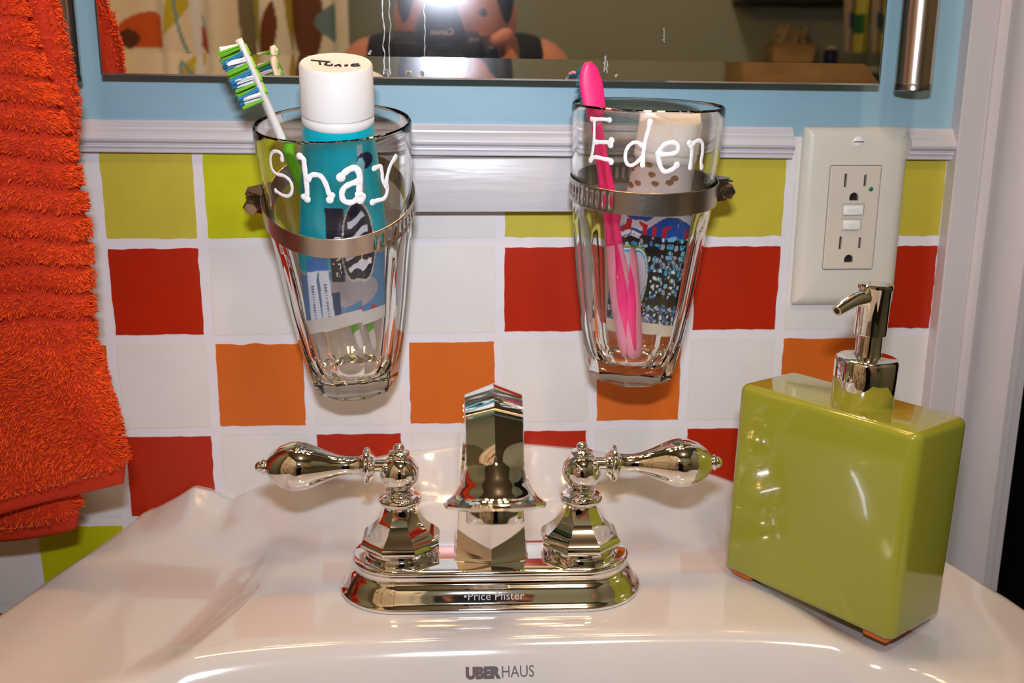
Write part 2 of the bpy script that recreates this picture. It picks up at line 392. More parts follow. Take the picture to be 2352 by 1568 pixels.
F = [[i*n+j, i*n+(j+1) % n, (i+1)*n+(j+1) % n, (i+1)*n+j] for i in range(len(R_)-1) for j in range(n)]+[[(len(R_)-1)*n+j for j in range(n)]]
obj('cover_plate', V, F, IVORY, t, sharp=40)
ins = obj('receptacle', *(lambda a: a)(box(-16.5, 16.5, -7.0, -2.2, -33.2, 33.2, .8)), IVORY2, t, smooth=False)
cut = MB()
def slot(x, z, w, h): cut.add(*box(x-w/2, x+w/2, -9, -4.0, z-h/2, z+h/2))
for zc in (20.5, -19.5):
    slot(-6.4, zc+3.6, 1.7, 8.6); slot(6.4, zc+3.6, 1.7, 7.2)
    g = [(3.0*cos(a), 3.0*sin(a)) for a in np.linspace(0, pi, 9)]+[(-3.0, -2.2), (3.0, -2.2)]
    q = len(g); cut.add([(x, -9, z+zc-7) for x, z in g]+[(x, -4, z+zc-7) for x, z in g], [[i, (i+1) % q, (i+1) % q+q, i+q] for i in range(q)]+[list(range(q))[::-1], [i+q for i in range(q)]])
cut.add(*box(-7.4, 7.4, -9, -5.6, 1.0, 9.4)); cut.add(*box(-7.2, 6.4, -9, -5.6, -8.2, -.2))
bc = cut.obj('cutter', IVORY2, t, smooth=False)
md = ins.modifiers.new('b', 'BOOLEAN'); md.operation = 'DIFFERENCE'; md.solver = 'EXACT'; md.object = bc
bpy.context.view_layer.update(); apply_mods(ins); bpy.data.objects.remove(bc)
for zc in (20.5, -19.5):
    for sx in (-6.4, 6.4): obj('socket_slot', *box(sx-.85, sx+.85, -4.6, -4.0, zc-.6, zc+7.8), DARK, t, smooth=False)
    obj('ground_slot', *box(-3, 3, -4.6, -4.0, zc-9.2, zc-4), DARK, t, smooth=False)
for nm, b in (('reset_button', (-6.6, 6.6, -8.0, -4.2, 2.1, 8.3)), ('test_button', (-5.9, 5.2, -8.0, -4.2, -7.4, -1.3))):
    bt = obj(nm, *box(*b, .7), WPL, t)
    V, Fx = text_mesh('RESET' if nm[0] == 'r' else 'TEST', 2.6); w = V[:, 0].max()
    obj('button_text', np.stack([V[:, 0]-w/2-(.2 if nm[0] == 't' else 0), np.full(len(V), -8.05), V[:, 1]+(b[4]+b[5])/2-.9], 1), Fx, IVORY, bt, smooth=False)
obj('indicator_light', *lathe([(0, -7.6), (1.0, -7.5), (1.5, -7.1), (1.5, -6.5), (0, -6.5)], 16, 'y'), LED, t, loc=(10.6, 0, 18.6))
sc_ = MB(); sc_.add(*lathe([(0, -7.3), (2.2, -7.2), (3.3, -6.6), (3.3, -6.0), (0, -6)], 28, 'y'), 0); sc_.add(*box(-3.2, 3.2, -7.36, -7.1, -.3, .3), 1)
sc_.obj('plate_screw', [WPL, mat('steel_slot', (.35, .35, .36, 1), .3, 1)], t, loc=(0, 0, 48.3))
V, Fx = text_mesh('UL', 4.2, .05)
obj('moulded_mark', np.stack([V[:, 0]-13.6, np.full(len(V), -7.06), V[:, 1]-30], 1), Fx, IVORY, t, smooth=False)

# ------------------------------------------------------------------ sink
SCX = 246.
def sink_half(y):
    t = -y
    return np.interp(t, [0, 40, 84, 141, 200, 260, 320, 370, 410, 440, 458, 468], [246, 260, 274, 290, 300, 302, 292, 268, 226, 160, 90, 0.5])
def wall_profile(x):
    d = np.abs(np.asarray(x, float)-SCX+4)
    return np.interp(d, [0, 20, 62, 95, 125, 150, 164, 176, 188, 199, 210, 225, 246, 400], [46.5, 46, 41.5, 35, 28, 21.5, 16, 9.5, 17.5, 20.5, 13, 5, 0, -2])
def softplus(x, w): return w*np.logaddexp(0, x/w)
def smst(a, b, x): t = np.clip((x-a)/(b-a), 0, 1); return t*t*(3-2*t)
_xs = np.linspace(-200, 700, 1801); _wp = np.convolve(np.pad(wall_profile(_xs), 9, 'edge'), np.hanning(19)/np.hanning(19).sum(), 'valid')
def sink_z(x, y):
    x = np.asarray(x, float); y = np.asarray(y, float); t = -y
    hp = np.interp(x, _xs, _wp)
    g = np.where(t < 6, 1, np.clip(1-(t-6)/86., 0, 1)**2.3)
    # flutes fade sooner than the main arch
    hb = np.interp(np.abs(x-SCX+4), [0, 62, 125, 180, 246], [46, 41, 26, 10, 0])
    g2 = np.where(t < 6, 1, np.clip(1-(t-6)/46., 0, 1)**1.6)
    z = -240+hb*g+(hp-hb)*g2
    z -= .9*np.exp(-((t-1.5)/2.2)**2)+0
    # dished areas left and right of the tap
    dx = np.abs(x-SCX)
    ed = 134+6*np.sin((t-70)/60.)+np.where(t > 110, (t-110)*.34, 0)
    dish = smst(0, 34, dx-ed)*(1-smst(216, 262, dx))*smst(30, 72, t)
    dd = smst(0, 20, dx-ed)*np.clip(1-(dx-ed)/90, 0, 1)*smst(45, 85, t)*(1-smst(150, 235, t))
    z -= 5.0*dish*(1-smst(180, 260, t))+3.5*dd
    # basin
    r = ((dx/236.)**4+(np.abs(y+330)/157.)**4)**.25
    dist = (1-r)*157
    q = softplus(dist-.5, 2.8); s = np.clip(q/92, 0, 1)
    z -= 122*(1-(1-s)**2)
    # outer edge roll
    e = sink_half(y)-dx
    z -= 16*np.clip(1-e/15., 0, 1)**2.4
    return z
ny = 235; ty = np.concatenate([np.linspace(0, 16, 17), np.linspace(18, 467.5, ny-17)]); nx = 360
sx = np.sin(np.linspace(-pi/2, pi/2, nx))*.35+np.linspace(-1, 1, nx)*.65
Yg = -ty[:, None]*np.ones((1, nx))-.6; Xg = SCX+sink_half(Yg)*sx[None]
Zg = sink_z(Xg, Yg)
V = np.stack([Xg, Yg, Zg], -1)
# underside: same outline, deeper, narrowing
Z2 = -258-118*np.clip(1-(np.abs(sx)[None]**2.5), 0, 1)*np.clip(np.sin(np.clip(ty[:, None]/467, 0, 1)*pi), 0, 1)**.6
V2 = np.stack([Xg, Yg, np.minimum(Zg-14, Z2*np.ones_like(Zg))], -1)
na = ny*nx
Fa = gridf(ny, nx, flip=False); Fb = gridf(ny, nx, flip=True)+na
ri = lambda i, j: i*nx+j
side = []
for i in range(ny-1):
    side += [[ri(i, 0), ri(i+1, 0), ri(i+1, 0)+na, ri(i, 0)+na], [ri(i, nx-1)+na, ri(i+1, nx-1)+na, ri(i+1, nx-1), ri(i, nx-1)]]
for j in range(nx-1):
    side += [[ri(0, j)+na, ri(0, j+1)+na, ri(0, j+1), ri(0, j)], [ri(ny-1, j), ri(ny-1, j+1), ri(ny-1, j+1)+na, ri(ny-1, j)+na]]
sink = thing('pedestal_sink', 'glossy white porcelain sink with scalloped back rim against the tiled wall', 'sink', (SCX, -240, FLZ))
off = np.array([-SCX, 240, -FLZ])
obj('basin', np.concatenate([V.reshape(-1, 3), V2.reshape(-1, 3)])+off, np.concatenate([Fa, Fb, np.array(side)]), PORC, sink, sharp=60)
obj('pedestal', *lathe([(0, 0), (125, 0), (125, 20), (105, 40), (80, 120), (72, 400), (85, 600), (110, 690), (120, 720), (0, 720)], 40), PORC, sink)
def sink_text(s, x0, wid, ybase, hgt, off_):
    V, F = text_mesh(s, 10, off_); V[:, 0] -= V[:, 0].min(); k = wid/V[:, 0].max(); h = V[:, 1].max()
    X = x0+V[:, 0]*k; Y = ybase+V[:, 1]/h*hgt
    return np.stack([X, Y, sink_z(X, Y)+.25], 1)+off, F
TX0, TY0, TH_ = 219.2, -180.3, 2.4
tx = MB(); tx.add(*sink_text('UBER', TX0, 18.4, TY0, TH_, .75)); tx.add(*sink_text('HAUS', TX0+18.8, 16.6, TY0, TH_, 0))
tx.obj('maker_lettering', GREYINK, sink, smooth=False)

# ------------------------------------------------------------------ faucet
DZ = -239.5; PT = -219.; FX, FY = 235., -112.
fa = thing('faucet', 'chrome centerset tap with two teardrop levers on the sink deck', 'faucet', (FX, FY, DZ), rot=Matrix.Rotation(radians(-1.2), 3, 'Z'))
def stadium(hl, r, z, n=24):
    pts = []
    for a in np.linspace(-pi/2, pi/2, n): pts.append((hl+r*cos(a), r*sin(a), z))
    for a in np.linspace(pi/2, 3*pi/2, n): pts.append((-hl+r*cos(a), r*sin(a), z))
    return pts
lv = [(0, 34.2), (1.6, 34.6), (2.4, 34.2), (3.0, 33.0), (5.0, 31.8), (8, 30.3), (10.6, 28.9), (12.0, 27.7), (12.8, 26.6), (14, 26.1), (16.0, 26.0), (17.6, 26.5), (18.4, 27.2), (19.4, 27.5), (20.5, 27.0), (21.2, 25.6), (21.2, 0.5)]
V = sum([stadium(51.2, r, z) for z, r in lv], []); n = 48
F = [[i*n+j, i*n+(j+1) % n, (i+1)*n+(j+1) % n, (i+1)*n+j] for i in range(len(lv)-1) for j in range(n)]+[list(range(n))[::-1], [(len(lv)-1)*n+j for j in range(n)]]
bp = obj('base_plate', V, F, CHROME, fa, sharp=50)
V, F = text_mesh('\u2022Price Pfister', 7.2); V[:, 0] -= V[:, 0].max()/2; k_ = 33/(V[:, 0].max()-V[:, 0].min())
V[:, 0] *= k_
zz = 6.2+V[:, 1]*.75; rr = np.interp(zz, [3, 5, 8, 10.6, 12, 12.8], [33, 31.8, 30.3, 28.9, 27.7, 26.6])
obj('maker_lettering', np.stack([V[:, 0]+1, -rr-.15, zz], 1), F, LOGOM, bp, smooth=False)
OC = 8
def octr(k):
    def f(th, r, h):
        kk = np.interp(h, [4, 6, 22, 27, 28], [0, 1, 1, .8, 0])
        a = (th+pi/OC) % (2*pi/OC)-pi/OC
        return r*((1-kk)+kk*cos(pi/OC)/np.cos(a)*1.03)
    return f
def handle(x, side, lab):
    hd = bpy.data.objects.new('handle', None); COL.objects.link(hd); hd.parent = fa; hd.location = Vector((x*S, 0, 21.2*S)); hd.empty_display_size = .01
    obj('bell_base', *lathe([(0, 0), (21.6, 0), (21.6, 2.2), (19.6, 2.8), (19.4, 4.2)]+[tuple(q) for q in curve_pts(np.array([(20.8, 4.7), (22.5, 5.8), (22.9, 7.6), (22.2, 9.6), (20.2, 11.6), (17.4, 13.8), (14.6, 16.4), (12.2, 19.4), (10.4, 22.8), (9.2, 26), (8.6, 28.4)]), 44)]+[(0, 28.6)], 96, rfun=octr(1)), CHROME, hd, sharp=27)
    t_ = np.linspace(-pi/2, pi/2, 9)
    pr = [(0, 27.5), (8.6, 27.8)]+[(8.4+3.7*cos(a), 31.5+3.1*sin(a)) for a in t_]+[(7.4, 35.2), (7.0, 36.4), (7.6, 37.4)]
    b = np.linspace(-1.12, 1.1, 16); pr += [(10.9*cos(a), 47.2+10.9*sin(a)) for a in b]
    pr += [(5.8, 57.3), (6.3, 58.2), (5.8, 59.2), (4.2, 59.8), (3.0, 60.4), (3.3, 61.4), (3.1, 62.6), (2.2, 63.7), (0, 64.4)]
    obj('spindle', *lathe(pr, 64), CHROME, hd, sharp=50)
    pl = [(0, 8), (3.4, 8), (3.4, 13.0), (4.8, 13.4), (6.4, 14.2), (7.4, 15.4), (8.2, 15.8), (9.6, 16.4), (10.2, 17.6), (10.1, 18.9), (9.2, 19.6), (7.4, 19.9), (6.2, 20.4), (5.4, 22), (5.1, 25), (5.2, 29), (6.2, 34), (8.4, 40), (11.0, 46), (13.0, 51), (13.7, 55), (13.4, 60), (11.4, 65.5),
          (8.0, 70.2), (5.0, 72.8), (3.7, 73.6), (3.5, 74.2), (4.4, 74.6), (4.4, 75.4), (3.6, 75.8), (3.1, 76.2), (3.2, 77.4), (2.2, 79), (0, 79.6)]
    lv_ = obj('lever', *lathe(pl, 64, 'x' if side > 0 else '-x'), CHROME, hd, sharp=50, loc=(0, 0, 51.5))
    return hd
handle(-51, -1, 'l'); handle(51, 1, 'r')
# spout: ridged column that arches forward and flares into a bell
cp = curve_pts([(0, 8, 21), (0, 3, 45), (0, -5, 70), (0, -17, 91), (0, -31, 107), (0, -45, 115.5), (0, -58, 119), (0, -70, 116.5), (0, -80, 108), (0, -86, 100), (0, -89.5, 94), (0, -91.5, 88.5)], 90)
ts = np.linspace(0, 1, 90); m_ = 72
sec = np.zeros((90, m_, 2)); an = np.linspace(0, 2*pi, m_, endpoint=False)
hw = np.interp(ts, [0, .03, .12, .3, .5, .7, .8, .88, .94, .985, 1], [21, 20.3, 18.6, 16.6, 15, 14, 14.6, 16.8, 19.8, 23.2, 23.4])
hd_ = np.interp(ts, [0, .03, .12, .3, .5, .7, .8, .88, .94, .985, 1], [25, 24, 21.5, 18.5, 16.5, 14.5, 14.6, 16.8, 19.8, 23.2, 23.4])
rk = np.interp(ts, [0, .72, .86, 1], [1, 1, .15, 0])
for i in range(90):
    # hexagonal section with ridges on the outer and inner curve
    P6 = np.array([(0, 1), (-.98, .66), (-.98, -.66), (0, -1), (.98, -.66), (.98, .66)])
    rr = []
    for a in an:
        d = np.array([cos(a), sin(a)]); best = 9
        for q in range(6):
            A, B = P6[q], P6[(q+1) % 6]; e = B-A; den = d[0]*e[1]-d[1]*e[0]
            if abs(den) > 1e-9:
                tt = (A[0]*e[1]-A[1]*e[0])/den; uu = (A[0]*d[1]-A[1]*d[0])/den
                if tt > 0 and -1e-6 <= uu <= 1+1e-6: best = min(best, tt)
        rr.append(best)
    rr = np.array(rr)*rk[i]+(1-rk[i])
    sec[i, :, 0] = rr*np.cos(an)*hw[i]; sec[i, :, 1] = rr*np.sin(an)*hd_[i]
Vs, Fs = sweep(cp, sec, up=(0, .02, 1) if False else (0, -1, .35))
sp = obj('spout', Vs, Fs, CHROME, fa, sharp=28)
dirv = Vector(cp[-1]-cp[-4]).normalized()
lipr = rot_from(dirv, (1, 0, 0))
obj('spout_lip', *lathe([(0, -1.2), (22.6, -1.2), (23.8, -.4), (24.1, .8), (23.4, 2.0), (20, 2.8), (15, 3), (0, 3)], 64), CHROME, sp, loc=tuple(cp[-1]), rot=lipr)
obj('aerator', *lathe([(0, 2), (13.6, 2), (13.6, 8.6), (13.0, 9.4), (10.5, 9.4), (10, 7), (0, 7)], 56), CHROME, sp, loc=tuple(cp[-1]), rot=lipr, sharp=40)
obj('base_collar', *sweep(np.array([(0, 6.5, 20.6), (0, 6.5, 22), (0, 6.2, 25)]), np.array([[(x*20.8, y*25.5) for x, y in [(0, 1), (-1, .8), (-1, -.8), (0, -1), (1, -.8), (1, .8)]]]*3)*np.array([1, 1, .94])[:, None, None], up=(0, -1, .01)), CHROME, sp, sharp=20)

# ------------------------------------------------------------------ soap dispenser
A3 = Matrix.Rotation(-.933, 3, 'Z') @ Matrix.Rotation(.014, 3, 'Y') @ Matrix.Rotation(-.029, 3, 'X')
dsp = thing('soap_dispenser', 'green glazed rectangular soap bottle with chrome pump on the sink deck', 'soap dispenser', (424, -135, -237), rot=A3)
def softbox(hw, hd, h, r, n=8):
    lv = [(a, r*(1-cos(a)), r*(1-sin(a))) for a in np.linspace(0, pi/2, n)]
    R_ = []
    prof = [(r*(1-sin(a)), r*(1-cos(a))) for a in np.linspace(0, pi/2, n)]    # inset, height
    seq = [(i, z) for i, z in prof]+[(0, h*.33), (0, h*.66)]+[(i, h-z) for i, z in prof[::-1]]
    for i, z in seq: R_.append([(x, y, z) for x, y in rrect(hw-i, hd-i, max(6.5-i, 1.2), 8)])
    n_ = len(R_[0]); V = sum(R_, [])
    F = [[i*n_+j, i*n_+(j+1) % n_, (i+1)*n_+(j+1) % n_, (i+1)*n_+j] for i in range(len(R_)-1) for j in range(n_)]+[list(range(n_))[::-1], [(len(R_)-1)*n_+j for j in range(n_)]]
    return V, F
obj('bottle', *softbox(54.6, 26, 112.6, 4.5), GREENC, dsp, sharp=60)
for sx in (-1, 1): obj('foot', *box(sx*43-7, sx*43+7, -22, 20, -3.2, .9, 1.2), AMBER, dsp)
pump = obj('pump_collar', *lathe([(0, 111), (15.6, 111), (16.4, 112), (16.4, 134.5), (15.8, 136), (15, 136.6), (6.8, 137.6), (6.8, 138), (0, 138)], 64), CHROME, dsp, loc=(4.5, 5, 0), sharp=40)
obj('pump_neck', *lathe([(0, 137), (7.2, 137), (7.0, 138.5), (6.7, 140), (6.7, 154), (0, 154)], 48), CHROME, pump, sharp=40)
obj('pump_head', *lathe([(0, 149), (8.2, 149), (8.4, 150), (8.4, 173), (9.1, 174), (9.1, 175.6), (8.5, 176.2), (0, 176.4)], 48), CHROME, pump, sharp=40)
nd = A3.inverted() @ Vector((-.88, -.47, 0)); nd = np.array(nd.normalized())
npth = curve_pts([np.array([0, 0, 169.5]), np.array([0, 0, 169.5])+nd*9, np.array([0, 0, 168.8])+nd*16, np.array([0, 0, 166.6])+nd*23, np.array([0, 0, 164.6])+nd*28], 24)
Vn, Fn = tube(npth, np.interp(np.linspace(0, 1, 24), [0, .3, .6, 1], [4.4, 4.2, 3.6, 2.9]), 20)
nz = obj('nozzle', Vn, Fn, CHROME, pump, sharp=50)
e_ = npth[-1]; dn = npth[-1]-npth[-2]; dn /= np.linalg.norm(dn)
obj('nozzle_hole', *lathe([(0, 0), (1.7, 0), (1.7, .2), (0, .2)], 20), DARK, nz, loc=tuple(e_), rot=rot_from(dn, (0, 0, 1)), smooth=False)

# ------------------------------------------------------------------ tumblers
def gR(h): return np.interp(h, [0, 3, 8, 30, 60, 90, 110, 135, 162], [25.4, 26.6, 27.8, 31.8, 36.2, 39.4, 40.8, 42.1, 43.3])
NF = 10
LET = {'shay': [[(-123.3, 151.4), (-122.9, 154.1), (-126.1, 155.4), (-130.5, 154.9), (-134.1, 152.3), (-135.7, 148.1), (-134.6, 144.3), (-130.2, 142.7), (-123.9, 142.6), (-119.3, 140.8), (-117.7, 137.9), (-118.5, 134.3), (-122.1, 131.6), (-127.6, 131.4), (-132.4, 132.4), (-134.5, 132.9)], [(-108.3, 154.3), (-105.9, 153.1), (-105.7, 150.5), (-105.8, 144.4), (-105.8, 137.4), (-106.6, 133.3), (-109.6, 132.3), (-106.7, 131.1)], [(-104.3, 142.3), (-101.1, 144.4), (-96.9, 144.6), (-93.8, 142.9), (-91.5, 138.5), (-90.1, 134.0), (-87.9, 133.5), (-90.2, 130.9)], [(-81.1, 142.9), (-79.0, 144.7), (-74.8, 146.8), (-70.5, 147.1), (-68.1, 144.5), (-67.9, 140.1), (-68.6, 136.1), (-68.5, 132.5), (-66.1, 131.2), (-68.2, 129.4)], [(-68.8, 139.7), (-74.4, 138.9), (-79.2, 137.1), (-81.4, 133.7), (-80.2, 130.0), (-75.4, 128.6), (-71.2, 130.0), (-69.1, 132.6)], [(-56.3, 145.3), (-51.4, 145.8), (-50.0, 142.1), (-49.6, 138.0), (-46.7, 133.9)], [(-36.3, 148.2), (-41.3, 145.1), (-44.3, 141.2), (-46.0, 136.5), (-45.7, 131.0), (-48.9, 127.5), (-55.5, 127.3), (-58.9, 126.9)]],
       'eden': [[(-144.8, 155.3), (-142.4, 155.0), (-142.0, 149.7), (-142.2, 143.4), (-143.6, 136.9), (-145.5, 132.7)], [(-142.5, 155.2), (-135.5, 155.9), (-128.5, 155.9)], [(-141.5, 143.2), (-133.6, 143.8), (-127.1, 144.0)], [(-127.1, 142.7), (-126.4, 145.2)], [(-145.3, 133.1), (-141.0, 135.1), (-133.1, 134.9), (-126.0, 134.5), (-126.2, 133.4)], [(-103.9, 143.9), (-107.6, 145.3), (-111.7, 144.0), (-114.6, 140.8), (-115.2, 136.3), (-113.4, 133.3), (-110.3, 132.8), (-106.7, 134.5), (-103.3, 136.9)], [(-99.0, 156.3), (-99.8, 152.0), (-101.6, 145.8), (-102.3, 139.6), (-102.4, 133.3)], [(-91.5, 139.6), (-84.1, 139.4), (-77.6, 140.8), (-77.7, 144.3), (-81.8, 145.7), (-87.2, 144.7), (-90.5, 141.6), (-91.2, 137.2), (-88.8, 132.3), (-85.4, 130.1), (-79.9, 131.4), (-76.9, 133.6)], [(-68.3, 145.3), (-66.5, 144.1), (-65.3, 140.5), (-65.3, 136.1), (-65.2, 132.0)], [(-66.5, 143.7), (-61.6, 146.2), (-56.5, 145.1), (-54.7, 140.1), (-55.2, 134.7), (-53.6, 131.5)]]}
WID = {'shay': [.95, 1.35, 1.35, 1.7, 1.5, 1.1, 1.2], 'eden': [.95, .95, 1.1, 1.2, 1.1, .95, 1.05, 1.25, 1.15, 1.15]}
def tumbler(key, bot, top, label):
    bot = np.array(bot, float); ax = np.array(top, float)-bot; ax /= np.linalg.norm(ax)
    ex = np.cross([0, 1, 0], ax); ex /= np.linalg.norm(ex); ey = np.cross(ax, ex)
    R3 = Matrix((ex, ey, ax)).transposed()
    t = thing('glass_tumbler', label, 'glass', tuple(bot), 'lettered tumblers clamped to the board', rot=R3)
    n = NF*16; th = np.linspace(0, 2*pi, n, endpoint=False)
    hs = np.concatenate([[0, .8, 2, 4, 8], np.arange(14, 86, 6), np.arange(88, 118, 2), np.arange(120, 160, 6), [160, 161.4, 162]])
    rows = []
    for h in hs:
        R = float(gR(h)); a = (th-pi/2+pi/NF) % (2*pi/NF)-pi/NF
        k = .955+.048*float(smst(84, 112, h)); pl = k*R/np.cos(a)*(1-.004*np.cos(a*NF/2)**2*0)
        r = np.minimum(pl, R+.05) if h > 3 else np.minimum(pl, R)
        if h == 0: r = r-1.2
        if h >= 160: r = r-{160: 0, 161.4: .4, 162: 1.1}[float(h)]
        rows.append((r, h))
    inner = [(gR(161.6)-1.5, 161.8), (gR(160)-2.1, 160.5), (gR(156)-2.3, 156), (gR(135)-2.6, 135), (gR(110)-3.2, 110), (gR(80)-4.2, 80), (gR(50)-4.6, 50), (gR(28)-5, 28), (gR(18)-6, 18), (gR(14)-8, 13.5), (gR(12)-12, 11), (9, 10.2), (3, 10), (.4, 10)]
    for r, h in inner: rows.append((np.full(n, float(r)), h))
    under = [(.4, 2.2), (12, 2.0), (19, 1.0), (22, 0)]
    rows = [(np.full(n, float(r)), h) for r, h in under]+rows
    V = np.concatenate([np.stack([r*np.cos(th), r*np.sin(th), np.full(n, h)], 1) for r, h in rows])
    F = gridf(len(rows), n, False, True, flip=True).tolist()+[list(range(n)), [(len(rows)-1)*n+j for j in range(n)][::-1]]
    F = [f[::-1] for f in F]
    g = obj('glass_body', V, F, GLASS, t, sharp=20)
    mb = MB()
    for s, w in zip(LET[key], WID[key]):
        q = curve_pts(np.array(s), len(s)*7); P = [((gR(h)+.25)*cos(radians(a)), (gR(h)+.25)*sin(radians(a)), h) for a, h in q]
        P = np.array(P); T = np.gradient(P, axis=0); T /= np.linalg.norm(T, axis=1)[:, None]
        Nn = P*np.array([1, 1, 0]); Nn /= np.linalg.norm(Nn, axis=1)[:, None]; B = np.cross(T, Nn)
        m = 12; an = np.linspace(0, 2*pi, m, endpoint=False)
        e = np.linspace(0, 1, len(P)); L = len(P)
        w_ = w*(1+.30*np.exp(-(np.arange(L)/3.5)**2)+.30*np.exp(-((L-1-np.arange(L))/3.5)**2))*(1+.06*np.sin(np.arange(L)*.7))
        V = (P[:, None]+w_[:, None, None]*(np.cos(an)[None, :, None]*B[:, None])+.32*w_[:, None, None]*np.sin(an)[None, :, None]*Nn[:, None])
        mb.add(V.reshape(-1, 3), gridf(L, m, False, True).tolist()+[list(range(m))[::-1], [(L-1)*m+j for j in range(m)]])
        for c, cw in ((P[0], w_[0]), (P[-1], w_[-1])):
            V, F = lathe([(0, -.28), (.7, -.25), (1, 0), (.7, .25), (0, .28)], 14)
            V = V*cw*1.12; i = 0 if c is P[0] else -1
            z = Nn[0] if np.allclose(c, P[0]) else Nn[-1]; z = z/np.linalg.norm(z); x = np.cross([0, 0, 1], z); x /= np.linalg.norm(x); y = np.cross(z, x)
            mb.add(c+V[:, :1]*x+V[:, 1:2]*y+V[:, 2:]*z, F)
    mb.obj('painted_name', WPAINT, t, sharp=70)
    return t
SB, ST = (154, -38.5, -139.5), (149.6, -72, 20.9)
EB, ET = (323.5, -51, -132.5), (326, -62, 27.7)
tumbler('shay', SB, ST, 'clear tumbler with Shay painted in white, tilted forward')
tumbler('eden', EB, ET, 'clear tumbler with Eden painted in white, left of the outlet')

# ------------------------------------------------------------------ hose clamps
def clamp(c, nrm, a, b, ang, slots, label, bot, top):
    R3 = rot_from(nrm, (1, 0, 0))
    t = thing('hose_clamp', label, 'hose clamp', tuple(c), 'hose clamps around the tumblers', rot=R3)
    n = 240; th = np.linspace(0, 2*pi, n, endpoint=False)
    hs = [-6.5, -6.1, -3.4, 3.4, 6.1, 6.5]
    V = []
    for h in hs:
        rr = .35 if abs(h) > 6.3 else 0
        V.append(np.stack([(a-rr+.02*h)*np.cos(th), (b-rr+.02*h)*np.sin(th), np.full(n, h)], 1))
    V = np.concatenate(V); F = []
    for i in range(len(hs)-1):
        for j in range(n):
            dg = (j+.5)*360/n
            if i == 2 and any(lo < dg < hi for lo, hi in slots) and (j % 4) < 2: continue
            F.append([i*n+j, i*n+(j+1) % n, (i+1)*n+(j+1) % n, (i+1)*n+j])
    o = obj('band', V, F, STEEL, t, sharp=30)
    md = o.modifiers.new('s', 'SOLIDIFY'); md.thickness = .0007; md.offset = -1
    # worm housing and screw at angle ang
    ca, sa = cos(radians(ang)), sin(radians(ang)); p = np.array([a*ca, b*sa, 0]); nn = np.array([ca*b, sa*a, 0]); nn /= np.linalg.norm(nn); tt = np.array([-nn[1], nn[0], 0])
    B3 = Matrix((nn, tt, (0, 0, 1))).transposed()
    hsg = MB(); hsg.add(*sweep(np.array([(0, 0, -6.4), (0, 0, 6.4)]), np.array([(-6, -.2), (-5.2, 2.2), (-3, 6.6), (0, 8.2), (3, 6.6), (5.2, 2.2), (6, -.2)]), up=(1, 0, 0)))
    for zz in (-5, -2.6, 0, 2.6, 5): hsg.add(*box(1.5, 9.0, -4.2, 4.2, zz-.4, zz+.4, .2))
    hh = hsg.obj('screw_housing', DSTEEL, t, loc=tuple(p), rot=B3, sharp=30)
    Vv, Ff = lathe([(0, 0), (4.2, 0), (4.6, .8), (4.6, 4), (3.8, 5.2), (2.4, 5.4), (0, 5.4)], 6)
    Vv = np.asarray(Vv); 
    sr = Matrix.Rotation(radians(90), 3, 'X')
    scw = obj('screw_head', Vv, Ff, mat('zinc_screw', (.42, .32, .26, 1), .22, 1), t, loc=tuple(p+nn*5.2+tt*(5.5 if ang > 90 else -5.5)), rot=B3 @ Matrix.Rotation(radians(-90 if ang > 90 else 90), 3, 'X'), sharp=30)
    Vv, Ff = lathe([(0, -12), (3.2, -12), (3.2, 0), (0, 0)], 20)
    obj('screw_shaft', Vv, Ff, DSTEEL, scw, sharp=30)
    return t
clamp((150.7, -60.3, -26.3), (0, -.45, .893), 43.2, 45.8, 176, [(300, 372), (330, 360)], 'steel hose clamp around the forward-tilted tumbler with the green toothbrush', SB, ST)
clamp((325.3, -59.6, -18.6), (.01, -.115, .99), 42.6, 43.2, 2, [(176, 240), (60, 120)], 'steel hose clamp around the tumbler holding the pink toothbrush', EB, ET)

